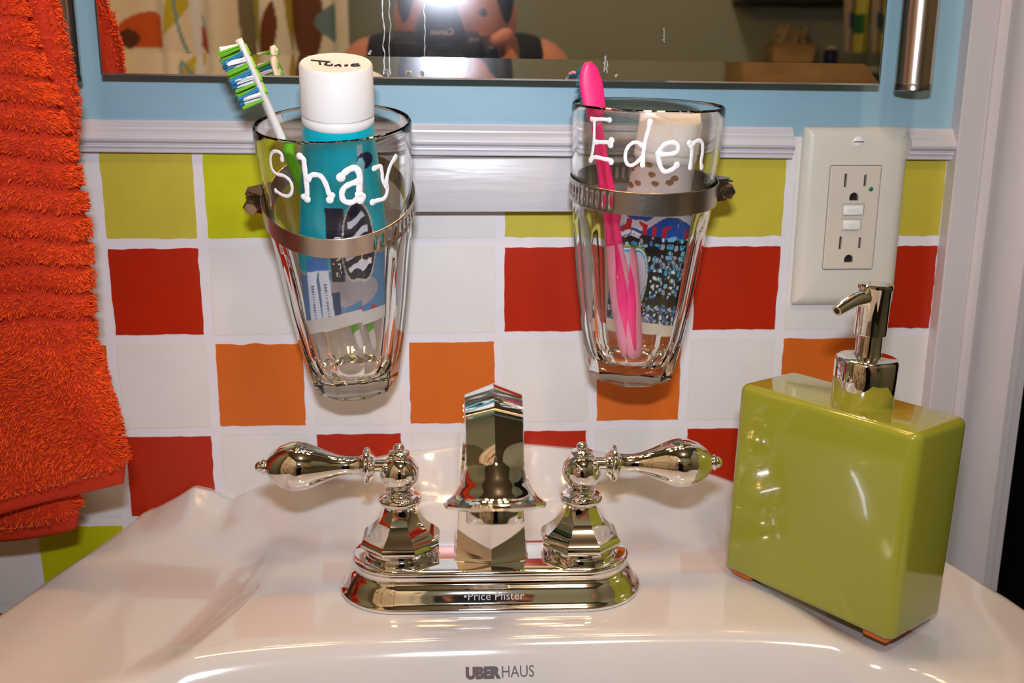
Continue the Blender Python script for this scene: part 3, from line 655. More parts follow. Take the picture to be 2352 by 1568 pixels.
# ------------------------------------------------------------------ toothbrushes
def frame_along(P0, P1, xh):
    z = np.array(P1, float)-np.array(P0, float); L = np.linalg.norm(z); return rot_from(z/L, xh), L
def brush(name, label, bot, top, face, kind):
    """local z runs from handle end to head tip, local -y is the bristle side"""
    z = np.array(top, float)-np.array(bot, float); L = np.linalg.norm(z); z /= L
    y = -np.array(face, float); y -= z*np.dot(y, z); y /= np.linalg.norm(y); x = np.cross(y, z)
    R3 = Matrix((x, y, z)).transposed(); t = thing(name, label, 'toothbrush', tuple(bot), 'toothbrushes standing in the tumblers', rot=R3)
    zs = np.linspace(0, 1, 80)
    if kind == 'green':
        wx = np.interp(zs, [0, .015, .06, .15, .3, .42, .52, .62, .74, .80, .86, .93, .98, 1], [1.5, 3.5, 4.6, 5.2, 6.2, 6.4, 5.6, 4.4, 3.9, 4.2, 6.4, 6.8, 5.2, 2.0])
        wy = np.interp(zs, [0, .015, .3, .45, .6, .78, 1], [1.5, 3.4, 5.2, 5, 3.0, 2.4, 2.0])
    else:
        wx = np.interp(zs, [0, .012, .05, .2, .32, .5, .62, .74, .80, .85, .93, .975, 1], [2.5, 5, 6.4, 8.2, 8.0, 5.2, 4.0, 3.2, 3.0, 6.4, 6.6, 5.0, 1.9])
        wy = np.interp(zs, [0, .012, .3, .45, .6, .78, 1], [1.5, 3.4, 5.4, 4.6, 3.2, 2.4, 2.0])
    bend = (0 if kind == 'green' else 1)*np.interp(zs, [0, .4, .75, 1], [0, 1.5, -1.5, 1])
    P = np.stack([0*zs, bend, zs*L], 1)
    sec = ring(20)[None]*np.stack([wx, wy], 1)[:, None]
    Vb, Fb = sweep(P, sec, up=(0, -1, 0))
    hl = obj('handle', Vb, Fb, WPL if kind == 'green' else PINKT, t, sharp=0)
    # rubber grips
    for (a, b, sx_, sy_, m) in ([(.05, .745, 1.12, 1.1, LGREEN)] if kind == 'green' else [(.03, .44, .74, 1.17, PINK), (.40, .80, 1.06, 1.05, PINK)]):
        i = (zs >= a) & (zs <= b); tt = (zs[i]-a)/(b-a); e = np.clip(np.sin(tt*pi), 0, 1)**.35
        if kind == 'pink' and a > .3: e = np.ones_like(e)
        if kind == 'green': e = np.clip(np.sin(tt*pi)*5, 0, 1)**.4
        sec2 = ring(20)[None]*np.stack([wx[i]*sx_*e+.01, wy[i]*sy_*np.maximum(e, .94)], 1)[:, None]
        V2_, F2_ = sweep(P[i], sec2, up=(0, -1, 0)); obj('rubber_grip', V2_, F2_, m, t, sharp=0)
    if kind == 'pink':
        i = zs >= .805; sec2 = ring(24)[None]*np.stack([wx[i]*1.02, wy[i]*.95], 1)[:, None]
        V2_, F2_ = sweep(P[i]+np.array([0, .8, 0]), sec2, up=(0, -1, 0)); obj('head_back', V2_, F2_, PINK, t, sharp=0)
    else:   # green net on the back of the head
        mb = MB()
        for k in range(4):
            z0 = L*(.86+.035*k); w = 5.4-.9*k*(k > 1)
            q = [(s*w, 2.25-.14*s*s*1.2, z0-abs(s)*5+3) for s in np.linspace(-1, 1, 9)]
            mb.add(*tube(q, .75, 8, up=(0, 1, 0)))
        mb.obj('head_back', LGREEN, t)
    # bristles: tufts in rows
    rows = 10 if kind == 'green' else 8
    tufts = {}
    for k in range(rows):
        zc = L*(.835+.148*k/(rows-1))
        wc = float(np.interp(zc/L, zs, wx))-1.3
        for s in np.linspace(-1, 1, 4):
            if kind == 'green': mt, ln, lean = [(LGREEN, 11.5, .0), (BWHITE, 9.5, .25), (BBLUE, 12, -.25)][(k*1+(1 if abs(s) < .5 else 0)) % 3]
            else: mt, ln, lean = (BBLUE, 9.5, 0) if (k % 3 or abs(s) > .5) else (BWHITE, 10, 0)
            for q in range(10):
                ox = rng.uniform(-.75, .75); oz = rng.uniform(-.9, .9)
                p0 = np.array([s*wc+ox, -1.2, zc+oz]); p1 = p0+np.array([rng.normal(0, .35), -ln+rng.normal(0, .3), lean*ln*.5+rng.normal(0, .35)])
                tufts.setdefault(mt.name, (mt, MB()))[1].add(*tube([p0, (p0+p1)/2, p1], [.42, .42, .34], 6, up=(0, 0, 1)))
    for nm, (mt, mb) in tufts.items(): mb.obj('bristles', mt, t, label={'green_rubber': 'green bristles', 'white_bristle': 'white bristles', 'blue_bristle': 'blue bristles'}[nm])
    return t
brush('toothbrush', 'white and green toothbrush with striped bristles standing in the Shay tumbler', (165, -30, -121), (103.0, -80, 61.5), (-.93, -.28, -.25), 'green')
brush('toothbrush', 'bright pink toothbrush, head back turned forward, in the Eden tumbler', (322, -67, -119), (291.0, -60, 51.5), (-.10, .99, .0), 'pink')

# ------------------------------------------------------------------ toothpaste tubes
C3 = lambda r, g, b: np.array(srgb(r, g, b)[:3])
def art_teal(x, z, L, front):
    """x across (-27..27), z from the crimp (0) to the shoulder (L)"""
    c = np.tile(C3(0, 180, 200), (len(x), 1))
    def put(mask, col): c[mask] = col
    put(z > L*.72, C3(0, 176, 194))
    w = L*.36+4*np.sin(x/9.)+x*.12
    put(z < w, C3(80, 140, 190)); put(np.abs(z-w) < .8, C3(190, 170, 130))
    put((z < L*.33) & (((x-2)/17)**2+((z-L*.2)/12)**2 < 1), C3(168, 160, 168))
    put((z < L*.2) & (x < -3) & (x > -15), C3(36, 70, 120))
    put((np.abs(x+14) < 3.6+(L*.33-z)*.05) & (z < L*.42) & (z > 4), C3(235, 240, 255))
    put((np.abs(x+14) < 1.2) & (z < L*.26) & (z > 6) & ((z*1.1).astype(int) % 2 == 0), C3(70, 120, 190))
    put((np.abs(x+14) < 3.6) & (z > L*.33) & (z < L*.43), C3(40, 120, 210))
    # navy pill
    put((np.abs(x+3) < 5.2) & (z > L*.26) & (z < L*.64), C3(20, 24, 60))
    # wavy brush-stroke emblem: navy on white with pale outline
    e = ((x-9)/8.0)**2+((z-L*.46)/(L*.20))**2
    put(e < 1.18, C3(200, 195, 185)); put(e < 1, C3(18, 22, 58))
    st = np.sin(z*.62+np.sin(x*.35)*2.2)
    put((e < .72) & (st > .15) & (np.abs(x-9) < 5.5), C3(232, 236, 250))
    put(((x-15)**2+(z-9)**2 < 9), C3(200, 60, 50)); put(((x-8)**2+(z-7)**2 < 5), C3(200, 70, 60))
    put((np.abs(x-12) < 1.3) & (z > L*.70) & (z < L*.93), C3(170, 190, 200))
    put((((x-14)/4.)**2+((z-L*.86)/5)**2 < 1), C3(24, 24, 70)); put((((x-12)/2.)**2+((z-L*.84)/5)**2 < 1), C3(130, 195, 205))
    put(z < 9, C3(228, 222, 218)); return c
def art_doodle(x, z, L, front):
    c = np.tile(C3(226, 214, 208), (len(x), 1)); r = np.random.default_rng(11)
    def put(mask, col): c[mask] = col
    body = (z < L*.60) & (z > 8)
    put(body, C3(24, 22, 30))
    cols = [C3(70, 160, 205), C3(225, 230, 240), C3(24, 22, 30), C3(120, 190, 220), C3(24, 22, 30), C3(160, 165, 180), C3(50, 110, 180)]
    for k in range(420):
        cx, cz = r.uniform(-30, 30), r.uniform(4, L*.6); a, b = r.uniform(1.0, 3.0, 2); th = r.uniform(0, pi)
        u = ((x-cx)*cos(th)+(z-cz)*sin(th))/a; v = (-(x-cx)*sin(th)+(z-cz)*cos(th))/b; d = u*u+v*v
        put(body & (d < 1.0), C3(14, 12, 18)); put(body & (d < .62), cols[k % 7])
        if k % 4 == 0: put(body & (d < .2), C3(235, 240, 250))
    e = ((x+9)/9.5)**2+((z-L*.33)/(L*.17))**2
    put(e < 1.35, C3(110, 165, 40)); put(e < 1.15, C3(232, 236, 245)); put(e < 1.0, C3(50, 160, 215)); put(e < .86, C3(222, 212, 222))
    put((np.abs(x+9) < 1.6) & (np.abs(z-L*.3) < 5), C3(60, 90, 120))
    bl = (z > L*.6) & (z < L*.86)
    w = L*.74+5*np.sin(x/7.)
    put(bl & (z < w), C3(28, 80, 170)); put(bl & (np.abs(z-w+6) < 2.4), C3(220, 228, 245)); put(bl & (z < L*.66) & (np.sin(x*.8) > .2), C3(190, 30, 40))
    for k in range(14):
        cx, cz = r.uniform(-24, 24), L*r.uniform(.80, .98); put((((x-cx)/2.2)**2+((z-cz)/1.7)**2 < 1) & (z > L*.78), C3(150, 104, 66))
    put(z < 8, C3(240, 228, 205)); return c
def paste(name, label, bot, top, wide, art, caplen, capr, L_body, pal):
    bot = np.array(bot, float); z = np.array(top, float)-bot; z /= np.linalg.norm(z)
    x = np.array(wide, float); x -= z*np.dot(x, z); x /= np.linalg.norm(x); y = np.cross(z, x)
    R3 = Matrix((x, y, z)).transposed(); t = thing(name, label, 'toothpaste', tuple(bot), 'toothpaste tubes standing in the tumblers', rot=R3)
    nt_, nz_ = 260, 200; th = np.linspace(0, 2*pi, nt_, endpoint=False); zz = np.linspace(0, 1, nz_)
    a = np.interp(zz, [0, .08, .5, .9, .97, 1], pal['a']); b = np.interp(zz, [0, .04, .08, .35, .7, .93, .97, 1], pal['b'])
    X = a[:, None]*np.cos(th)[None]; Y = -b[:, None]*np.sin(th)[None]; ww = np.abs(np.sin(th))**.0
    Zz = zz[:, None]*L_body*np.ones((1, nt_))+(pal.get('skew', 0)*X*(1-zz[:, None])**2)
    Y = Y+.5*np.sin(X*.35+Zz*.13)*(1-zz[:, None])*np.clip(b[:, None]/4, 0, 1)
    V = np.stack([X, Y, Zz], -1).reshape(-1, 3)
    cc = art(X.ravel(), (zz[:, None]*L_body*np.ones((1, nt_))).ravel(), L_body, np.sin(np.tile(th, nz_)) > 0)
    F = gridf(nz_, nt_, False, True, flip=False).tolist()+[list(range(nt_)), [(nz_-1)*nt_+j for j in range(nt_)][::-1]]
    bd = obj('tube_body', V, [f[::-1] for f in F], PAINTED, t, sharp=0, cols=cc)
    c = MB(); c.add(*lathe([(0, 0), (capr-.8, 0), (capr-.2, .8), (capr-.2, 4.2), (capr-.9, 4.8), (capr-.9, 5.4), (capr, 5.8), (capr-.4, caplen-1.2), (capr-1.4, caplen), (capr-2.6, caplen-.2), (0, caplen-.5)], 64))
    cp_ = c.obj('cap', WPL, t, loc=(0, 0, L_body-1), sharp=50)
    return t, cp_, bd
SBt = (151.5, -50, -101); STt = (155, -95, 48)
tp, cp1, bd1 = paste('toothpaste_tube', 'teal toothpaste tube with white cap standing in the Shay tumbler', SBt, STt, (1, .0, .0), art_teal, 32, 19.4, 126.5,
                {'a': [25, 25.3, 24.5, 19.8, 19.2, 18.6], 'b': [.7, .7, 1.2, 7, 13, 18.6, 19, 18.6], 'skew': .28})
# scribble on the cap
mb = MB()
for s in ([(-13, 3), (-9, 2.2), (-3, 1.2)], [(-8.6, 2), (-8, -1), (-7.4, -4.4)], [(-4.6, .2), (-5, -4), (-2.2, -5.4), (-1.6, -3)], [(0, -6), (2.2, -3.4), (3, -6.6)], [(5, -4.6), (6.2, -3.6), (5.4, -5.8)], [(12, -1.2), (8.6, -2.6), (9.2, -5.2), (12.6, -4.4), (11.2, -3.2)]):
    q = curve_pts(np.array([(x, y, 31.7) for x, y in s]), 18); mb.add(*tube(q, [.62]*18, 6, up=(0, 0, 1)))
mb.obj('cap_writing', BLACKINK, cp1)
V, F = text_mesh('advan', 9.0); V[:, 0] -= V[:, 0].min()
# wraps along the tube: reading direction runs up the tube
def on_tube(px, pz, pal, L):
    zz = pz/L; a = np.interp(zz, [0, .08, .5, .9, .97, 1], pal['a']); b = np.interp(zz, [0, .04, .08, .35, .7, .93, .97, 1], pal['b'])
    c = np.clip(px/a, -.98, .98); return np.stack([px, -b*np.sqrt(1-c*c)-.35, pz], 1)
pal1 = {'a': [25, 25.3, 24.5, 19.8, 19.2, 18.6], 'b': [.7, .7, 1.2, 7, 13, 18.6, 19, 18.6]}
obj('tube_lettering', on_tube(-V[:, 1]-.2, 36+V[:, 0]*1.35, pal1, 126.5), F, BWHITE, tp, smooth=False)
paste('toothpaste_tube', 'white capped toothpaste tube with black and blue doodle print in the Eden tumbler', (326, -48, -108), (339, -64, 19), (1, -.35, 0), art_doodle, 24, 18.2, 108,
      {'a': [21, 21.5, 21, 18, 17.8, 17.6], 'b': [.7, .7, 1.2, 4.5, 10, 16, 16.4, 16], 'skew': .1})

# ------------------------------------------------------------------ orange towel
tw = thing('bath_towel', 'bright orange ribbed terry towel hanging left of the mirror and sink', 'towel', (-90, -60, 300))
tof = np.array([90, 60, -300])
def xr(z):  # right edge of the front layer
    return np.interp(z, [-212, -200, -190, -166, -136, -118, -97, -80, -58, -32, 0, 38, 60, 81, 300], [22, 25, 26, 30.5, 27, 23, 19, 19.5, 20, 20, 17, 9, 3, -2, -40])
def zb(x):  # bottom hem of the front layer
    return -204.5+(x+60)*.27+np.where(x > 5, (x-5)**2*.035, 0)*0
def slab(x0, xrf, zbf, ztop, yf, yb, nu=90, nv=230, ribs=True, seed=1):
    """closed padded slab; returns verts, faces, plus a function-like set of surface samples"""
    u = np.linspace(0, 1, nu); v = np.linspace(0, 1, nv); T = (yb-yf)
    U, Vv = np.meshgrid(u, v, indexing='ij')
    # profile around: front (u 0..1 left->right) then back
    def surf(U, Vv, back):
        zt = ztop; X = x0+(xrf(0)*0+1)*0*U
        Zr = ztop+(zbf(np.full_like(U, 0.))-ztop)*Vv
        X = x0+(xrf(Zr)-x0)*U
        Z = ztop+(zbf(X)-ztop)*Vv
        X = x0+(xrf(Z)-x0)*U
        eu = np.clip((1-U)*(xrf(Z)-x0)/(T*.5), 0, 1); ed = np.sqrt(np.clip(1-(1-eu)**2, 0, 1))
        eb = np.clip((1-Vv)*(ztop-zbf(X))/(6), 0, 1); ed2 = .35+.65*np.sqrt(np.clip(1-(1-eb)**2, 0, 1))
        hemm = smst(8, 15, Z-zbf(X)); thick = T*.5*(.28+.72*hemm)
        wob = 2.6*np.sin(X*.045+Z*.018+seed)+1.8*np.sin(X*.02-Z*.03)
        mid = (yf+yb)/2
        d = thick*ed*ed2
        Rb = np.zeros_like(Z)
        if ribs:
            ph = (Z+1.5*np.sin(X*.06+Z*.02)+.8*np.sin(X*.13))/14.2
            groove = np.abs(((ph) % 1)-.5)*2     # 1 in the groove
            Rb = -5.5*smst(.62, 1, groove)*smst(-100, -94, Z)*(1-.55*smst(30, 60, Z)); X = X+Rb*.35*np.clip(U*8-7, 0, 1)
        Y = mid+wob+np.where(back, 1, -1)*(d+Rb*np.clip(ed*1.2, 0, 1)*(d > 3))
        return np.stack([X, Y, Z], -1)
    A = surf(U, Vv, False); B = surf(U, Vv, True)
    return A, B, surf
def tcol(n, zz): 
    k = rng.normal(0, 1, n)[:, None]; base = C3(240, 80, 12); c = base*(1+.15*k); return np.clip(c, 0, 1)
def towel_layer(name, x0, xrf, zbf, ztop, yf, yb, ribs, seed, nfib, lab=None):
    A, B, surf = slab(x0, xrf, zbf, ztop, yf, yb, ribs=ribs, seed=seed)
    nu, nv = A.shape[:2]; na = nu*nv
    V = np.concatenate([A.reshape(-1, 3), B.reshape(-1, 3)])
    Fa = gridf(nu, nv, flip=False); Fb = gridf(nu, nv, flip=True)+na
    sd = []
    for i in range(nu-1): sd.append([i*nv+nv-1, (i+1)*nv+nv-1, (i+1)*nv+nv-1+na, i*nv+nv-1+na]); sd.append([i*nv+na, (i+1)*nv+na, (i+1)*nv, i*nv])
    for j in range(nv-1): sd.append([(nu-1)*nv+j, (nu-1)*nv+j+na, (nu-1)*nv+j+1+na, (nu-1)*nv+j+1]); sd.append([j+1, j+1+na, j+na, j])
    col0 = np.tile(C3(196, 46, 8), (len(V), 1))
    F = np.concatenate([Fa, Fb, np.array(sd)])
    # terry loops
    n = nfib; U = rng.uniform(0, 1, n)**.75; Vv = rng.uniform(0, 1, n); back = rng.uniform(0, 1, n) < .22
    ext = rng.uniform(0, 1, n) < .10; U = np.where(ext, 1-rng.uniform(0, 1, n)**2*.03, U)
    P = np.where(back[:, None], surf(U, Vv, True), surf(U, Vv, False))
    gv = np.abs((((P[:, 2]+1.5*np.sin(P[:, 0]*.06+P[:, 2]*.02)+.8*np.sin(P[:, 0]*.13))/14.2) % 1)-.5)*2
    keep = ((P[:, 2]-zbf(P[:, 0])) > 12.5) & ~((gv > .74) & (P[:, 2] > -97) & (rng.uniform(0, 1, n) < (.92 if ribs else 0))); P = P[keep]; U = U[keep]; Vv = Vv[keep]; back = back[keep]; n = len(P)
    e = 2e-3
    def sf(U, Vv): return np.where(back[:, None], surf(U, Vv, True), surf(U, Vv, False))
    du = sf(np.clip(U+e, 0, 1), Vv)-sf(np.clip(U-e, 0, 1), Vv); dv = sf(U, np.clip(Vv+e, 0, 1))-sf(U, np.clip(Vv-e, 0, 1))
    N = np.cross(dv, du); N /= np.linalg.norm(N, axis=1)[:, None]+1e-9; N = np.where((N[:, 1] > 0)[:, None] != back[:, None], -N, N)
    side_ = np.clip((U-.965)/.035, 0, 1)[:, None]; N = N*(1-side_)+side_*np.array([[1., 0, 0]]); N += rng.normal(0, .28, (n, 3)); N[:, 2] -= .25
    fx = np.sin(P[:, 0]*.11+P[:, 2]*.05)*.5; N[:, 0] += fx; N[:, 2] += .4*np.cos(P[:, 2]*.09+P[:, 0]*.07)
    N /= np.linalg.norm(N, axis=1)[:, None]
    Tn = np.cross(N, rng.normal(0, 1, (n, 3))); Tn /= np.linalg.norm(Tn, axis=1)[:, None]; Bn = np.cross(N, Tn)
    Ln = rng.uniform(1.6, 3.1, n)*np.where(P[:, 2] < -100, 1.15, .75); rad = rng.uniform(.30, .48, n)
    rings_ = []; g = np.array([0, 0, -1.])
    for s_, rr, cv in ((-.3, 1, 0), (.35, 1.05, .12), (.75, .9, .45), (1.0, .55, .85)):
        c = P+N*(Ln*s_)[:, None]+(Tn*.6+g*.5)*(Ln*cv*.45)[:, None]
        for a in (0, 2*pi/3, 4*pi/3): rings_.append(c+(Tn*cos(a)+Bn*sin(a))*(rad*rr)[:, None])
    Vf = np.stack(rings_, 1); m = 12
    ft = []
    for q in range(3):
        for a in range(3): ft.append([q*3+a, q*3+(a+1) % 3, (q+1)*3+(a+1) % 3, (q+1)*3+a])
    ft = np.array(ft); Ff = (np.arange(n)[:, None, None]*m+ft[None]).reshape(-1, 4)+len(V)
    cf = np.repeat(tcol(n, P[:, 2]), m, 0)
    Vall = np.concatenate([V, Vf.reshape(-1, 3)])+tof
    return obj(name, Vall, np.concatenate([F, Ff]), TOWELM, tw, sharp=0, cols=np.concatenate([col0, cf])), surf
o1, sf1 = towel_layer('front_layer', -175, xr, zb, 300, -102, -80, True, 0, 62000)
xr2 = lambda z: np.interp(z, [-240, -228, -215, -200, -60, 0, 30, 60, 90, 300], [-25, -13, -9, -6, -4, 9, 14, 12, 6.5, -20])
zb2 = lambda x: -228+np.where(x > -60, (x+60)**2*.0035, 0)
o2, sf2 = towel_layer('back_layer', -170, xr2, zb2, 296, -78, -58, False, 2, 22000)
for sf, zf, xa, par in ((sf1, zb, 17, o1), (sf2, zb2, -24, o2)):
    mb = MB(); hm = MB()
    for k in range(46):
        x = xa-k*3.9; z = float(zf(np.array(x)))+10.4; z2 = float(zf(np.array(x-2.4)))+10.4
        U = (x+175)/(xa+180); yy = -84 if par is o1 else -57
        # find the front surface depth by sampling
        vv = np.linspace(.8, 1, 400); uu = np.full(400, np.clip((x+175)/(float(xr(z) if par is o1 else xr2(z))+175), 0, 1)); P = sf(uu, vv, False); i = np.argmin(np.abs(P[:, 2]-z)); y = P[i, 1]-.35
        mb.add(*tube(np.array([(x, y, z), (x-1.2, y-.25, (z+z2)/2), (x-2.4, y, z2)])+tof, [.3, .4, .3], 6, up=(0, 1, 0)))
    mb.obj('hem_stitching', THREAD, par)
bar = thing('towel_bar', 'metal towel bar above the frame holding the orange towel', 'towel bar', (-90, -80, 307.5))
obj('bar', *lathe([(0, -118), (6, -118), (6, 60), (0, 60)], 24, 'x'), CHROME, bar)
for sx in (-106, 48): obj('bar_bracket', *box(sx-6, sx+6, 0, 79.8, -9, 9, 2), CHROME, bar)

# ------------------------------------------------------------------ vanity light above the mirror
vl = thing('vanity_light', 'bar light with four bulbs above the mirror', 'light fixture', (245, -.5, 640))
obj('back_bar', *box(-260, 260, -30, 0, -45, 45, 6), DSTEEL, vl)
for b in BULBS:
    obj('bulb_socket', *lathe([(0, -42), (16, -42), (18, -36), (18, -10), (10, 10), (0, 10)], 32), CHROME, vl, loc=(b[0]-245, b[1]+.5, 0))
    obj('arm', *tube([(b[0]-245, -20, 0), (b[0]-245, -70, 12), (b[0]-245, b[1], 4)], 5, 12), CHROME, vl)

cl_ = thing('added_fill_lamp', 'unseen fill lamp added under the ceiling to brighten the curtain', 'ceiling lamp', (FILL_LAMP[0], FILL_LAMP[1], CEZ))  # made-up fixture, added only to carry the fill light
obj('fill_lamp_base', *lathe([(0, -12), (60, -12), (66, -6), (66, -.5), (0, -.5)], 40), CHROME, cl_)
# ------------------------------------------------------------------ things the mirror shows: curtain
cu = thing('shower_curtain', 'cream shower curtain printed with orange domes and leaves, seen in the mirror', 'curtain', (-160, -1100, CEZ-250))
ns, nz2 = 520, 300
s_ = np.linspace(0, 1, ns); L0 = np.array([-440., -520.]); L1 = np.array([22., -1500.]); LL = np.linalg.norm(L1-L0)
dirc = (L1-L0)/LL; nrmc = np.array([-dirc[1], dirc[0]])
wav = 16*np.sin(s_*2*pi*9)+9*np.sin(s_*2*pi*4.3+1)*s_
XYc = L0+s_[:, None]*LL*dirc+wav[:, None]*nrmc
zc_ = np.concatenate([np.linspace(-1000, -60, 80), np.linspace(-56, 330, 170), np.linspace(335, 1000, 50)])
Vc = np.zeros((ns, nz2, 3)); Vc[..., 0] = XYc[:, :1]; Vc[..., 1] = XYc[:, 1:]; Vc[..., 2] = zc_[None]
sa_ = (s_*LL)[:, None]*np.ones((1, nz2)); za_ = np.ones((ns, 1))*zc_[None]
cc = np.zeros((ns, nz2, 3)); cc[:] = C3(246, 236, 216)
def putc(m, c): cc[m] = c
rc = np.random.default_rng(5)
def dome(cs, cz, w, h, col): putc((np.abs(sa_-cs) < w) & (za_ > cz) & (((sa_-cs)/w)**2+((za_-cz)/h)**2 < 1), col)
def leaf(cs, cz, w, h, th, col, ring_=False):
    u = (sa_-cs)*cos(th)+(za_-cz)*sin(th); v = -(sa_-cs)*sin(th)+(za_-cz)*cos(th)
    d = np.abs(u)/w+(v/h)**2
    putc((d < 1) & (d > .80) if ring_ else d < 1, col)
OR_, YE, TE, BR, GR, DR = C3(214, 92, 22), C3(205, 190, 50), C3(110, 165, 175), C3(120, 62, 30), C3(120, 110, 84), C3(190, 70, 40)
for k in range(150):
    cs, cz = rc.uniform(0, LL), rc.uniform(-1000, 1000); t_ = k % 6
    if -60 < cz < 260 and 250 < cs: continue
    if t_ == 0: dome(cs, cz, 42, 52, OR_)
    elif t_ == 1: leaf(cs, cz, 20, 70, rc.uniform(-.4, .4), YE)
    elif t_ == 2: leaf(cs, cz, 24, 80, rc.uniform(-.4, .4), TE, True)
    elif t_ == 3: dome(cs, cz, 26, 34, BR)
    elif t_ == 4: leaf(cs, cz, 9, 120, rc.uniform(-.1, .1), GR)
    else: leaf(cs, cz, 18, 50, rc.uniform(-.5, .5), DR)
def atray(px):   # distance along the curtain that the mirror shows at photo column px
    k = (px-1024)/FPX; # x = 212 + k*(1256-25*.. + ...)
    # camera at y=-653, mirror at -25: x = 212 + k*( (653-25)+( -y-25 ) )
    s = np.linspace(0, LL, 2000); P = L0+s[:, None]*dirc; return float(s[np.argmin(np.abs(P[:, 0]-(212+k*(628-P[:, 1]-25))))])
def zray(py, px):
    s = atray(px); y = (L0+s*dirc)[1]; return 39.65+(190-py)/FPX*(628-y-25)
s1, s2, s3 = atray(325), atray(420), atray(372)
dome(s3, zray(118, 372), (s2-s1)/2, zray(45, 372)-zray(118, 372), OR_)
leaf(atray(343), zray(100, 343), 11, 15, 0, C3(90, 44, 18))
leaf(atray(460), zray(10, 455), 16, 70, -.5, YE); leaf(atray(476), zray(90, 470), 22, 95, .25, TE, True); leaf(atray(486), zray(95, 480), 10, 30, .4, DR); leaf(atray(478), zray(40, 478), 9, 90, 0, C3(238, 240, 245))
leaf(atray(280), zray(20, 280), 10, 70, 0, TE); dome(atray(258), zray(118, 258), 14, 70, DR)
leaf(atray(590), zray(40, 590), 10, 60, .6, GR, True); leaf(atray(605), zray(60, 605), 26, 80, .1, C3(170, 160, 50)); leaf(atray(580), zray(60, 580), 12, 140, .06, GR)
leaf(atray(680), zray(20, 680), 18, 90, 0, C3(180, 150, 40)); leaf(atray(730), zray(40, 730), 26, 110, .05, C3(110, 60, 30)); leaf(atray(760), zray(65, 760), 34, 36, 0, C3(110, 140, 140)); leaf(atray(645), zray(90, 645), 16, 60, -.2, BR)
dome(atray(455), zray(260, 455), 40, 50, OR_)
obj('curtain_cloth', (Vc.reshape(-1, 3)-np.array([-160, -1100, CEZ-250])), gridf(ns, nz2), CURTAINM, cu, sharp=0, cols=cc.reshape(-1, 3))
rp_ = np.array([[-480, -440, -245], [10, -1480, -245]], float); rr0 = [(-450+160, -500+1100, -72), (30+160, -1517+1100, -72)]
obj('curtain_rod', *tube(rr0, 10, 14), CHROME, cu)

# wall cabinet, basket, hanging cloth on the far wall
def mx(px, py, Y): # position at depth Y that the mirror shows at a photo position
    k = (628-Y-25)/FPX; return 212+(px-1024)*k, 39.65+(190-py)*k
x0, z0 = mx(1662, 12, -1880); x1, _ = mx(2040, 12, -1880)
wc = thing('wall_cabinet', 'pale wooden cabinet on the far wall, reflected in the mirror', 'cabinet', ((x0+x1)/2, -1820, z0))
obj('cabinet_body', *box(-(x1-x0)/2, (x1-x0)/2, -79.5, 76, 2, 420, 3), WOOD, wc)
obj('cabinet_base', *box(-(x1-x0)/2+4, (x1-x0)/2-4, -79.5, 72, -8, 2, 1), DARK, wc)
sx0, sz0 = mx(1720, 146, -1860)
sh = thing('wall_shelf', 'narrow grey shelf below the wooden cabinet, reflected in the mirror', 'shelf', (1060, -1840, sz0-4))
obj('shelf_board', *box(-170, 170, -59.5, 60, -14, 0, 2), GREYW, sh)
bx, bz = mx(1800, 142, -1850)
bk = thing('storage_basket', 'small woven basket of cream cloth on the far shelf', 'basket', (bx, -1850, bz))
bmb = MB()
for k in range(7):
    hw_ = 46; z_ = 3+k*6; q = [(x, y*.6, z_) for x, y in rrect(hw_+k*.8, hw_+k*.8, 10)]
    q = np.array(q+[q[0]]); bmb.add(*tube(q, 3.4, 8))
bmb.add(*box(-44, 44, -26, 26, 0, 40, 3)); bmb.obj('basket_body', WOOD, bk)
clm = MB()
for k in range(16):
    p = np.array([rng.uniform(-34, 34), rng.uniform(-16, 16), 44]); q = [p, p+[rng.uniform(-9, 9), rng.uniform(-5, 5), 18], p+[rng.uniform(-16, 16), rng.uniform(-8, 8), rng.uniform(26, 46)]]
    clm.add(*tube(q, [9, 8, 3], 8))
clm.obj('folded_cloth', mat('cream_cloth', srgb(205, 176, 138), .9), bk)
hx, hz = mx(1935, 60, -1790)
hg = thing('hanging_cloth', 'yellow and green patterned cloth hanging from the far cabinet', 'cloth', (hx, -1735, z0+20))
u_ = np.linspace(-1, 1, 40); v_ = np.linspace(0, 1, 40); U_, V_ = np.meshgrid(u_, v_, indexing='ij')
Vh = np.stack([U_*(42-10*V_), 8*np.sin(U_*7+V_), -V_*135], -1); ch = np.zeros((40, 40, 3)); ch[:] = C3(170, 160, 60)
ch[(U_ < -.35)] = C3(150, 130, 110); ch[(np.abs(U_+.1) < .25) & (np.abs(V_-.55) < .16)] = C3(20, 90, 40); ch[(np.abs(U_+.6) < .2) & (np.abs(V_-.5) < .12)] = C3(40, 70, 110); ch[(U_ > .55)] = C3(150, 160, 40)
hc = obj('cloth', np.concatenate([Vh.reshape(-1, 3), Vh.reshape(-1, 3)+[0, -3, 0]]), np.concatenate([gridf(40, 40), gridf(40, 40, flip=True)+1600]), CURTAINM, hg, cols=np.concatenate([ch.reshape(-1, 3)]*2))
jx, jz = mx(1892, 142, -1850)
jr = thing('storage_jar', 'small dark blue jar beside the basket on the far shelf', 'jar', (jx, -1850, jz))
obj('jar_body', *lathe([(0, 0), (14, 0), (15, 2), (15, 26), (11, 32), (0, 32)], 24), mat('blue_glaze', srgb(20, 34, 90), .3), jr)
obj('jar_lid', *lathe([(0, 32), (12, 32), (12, 38), (4, 40), (0, 41)], 24), WPL, jr)

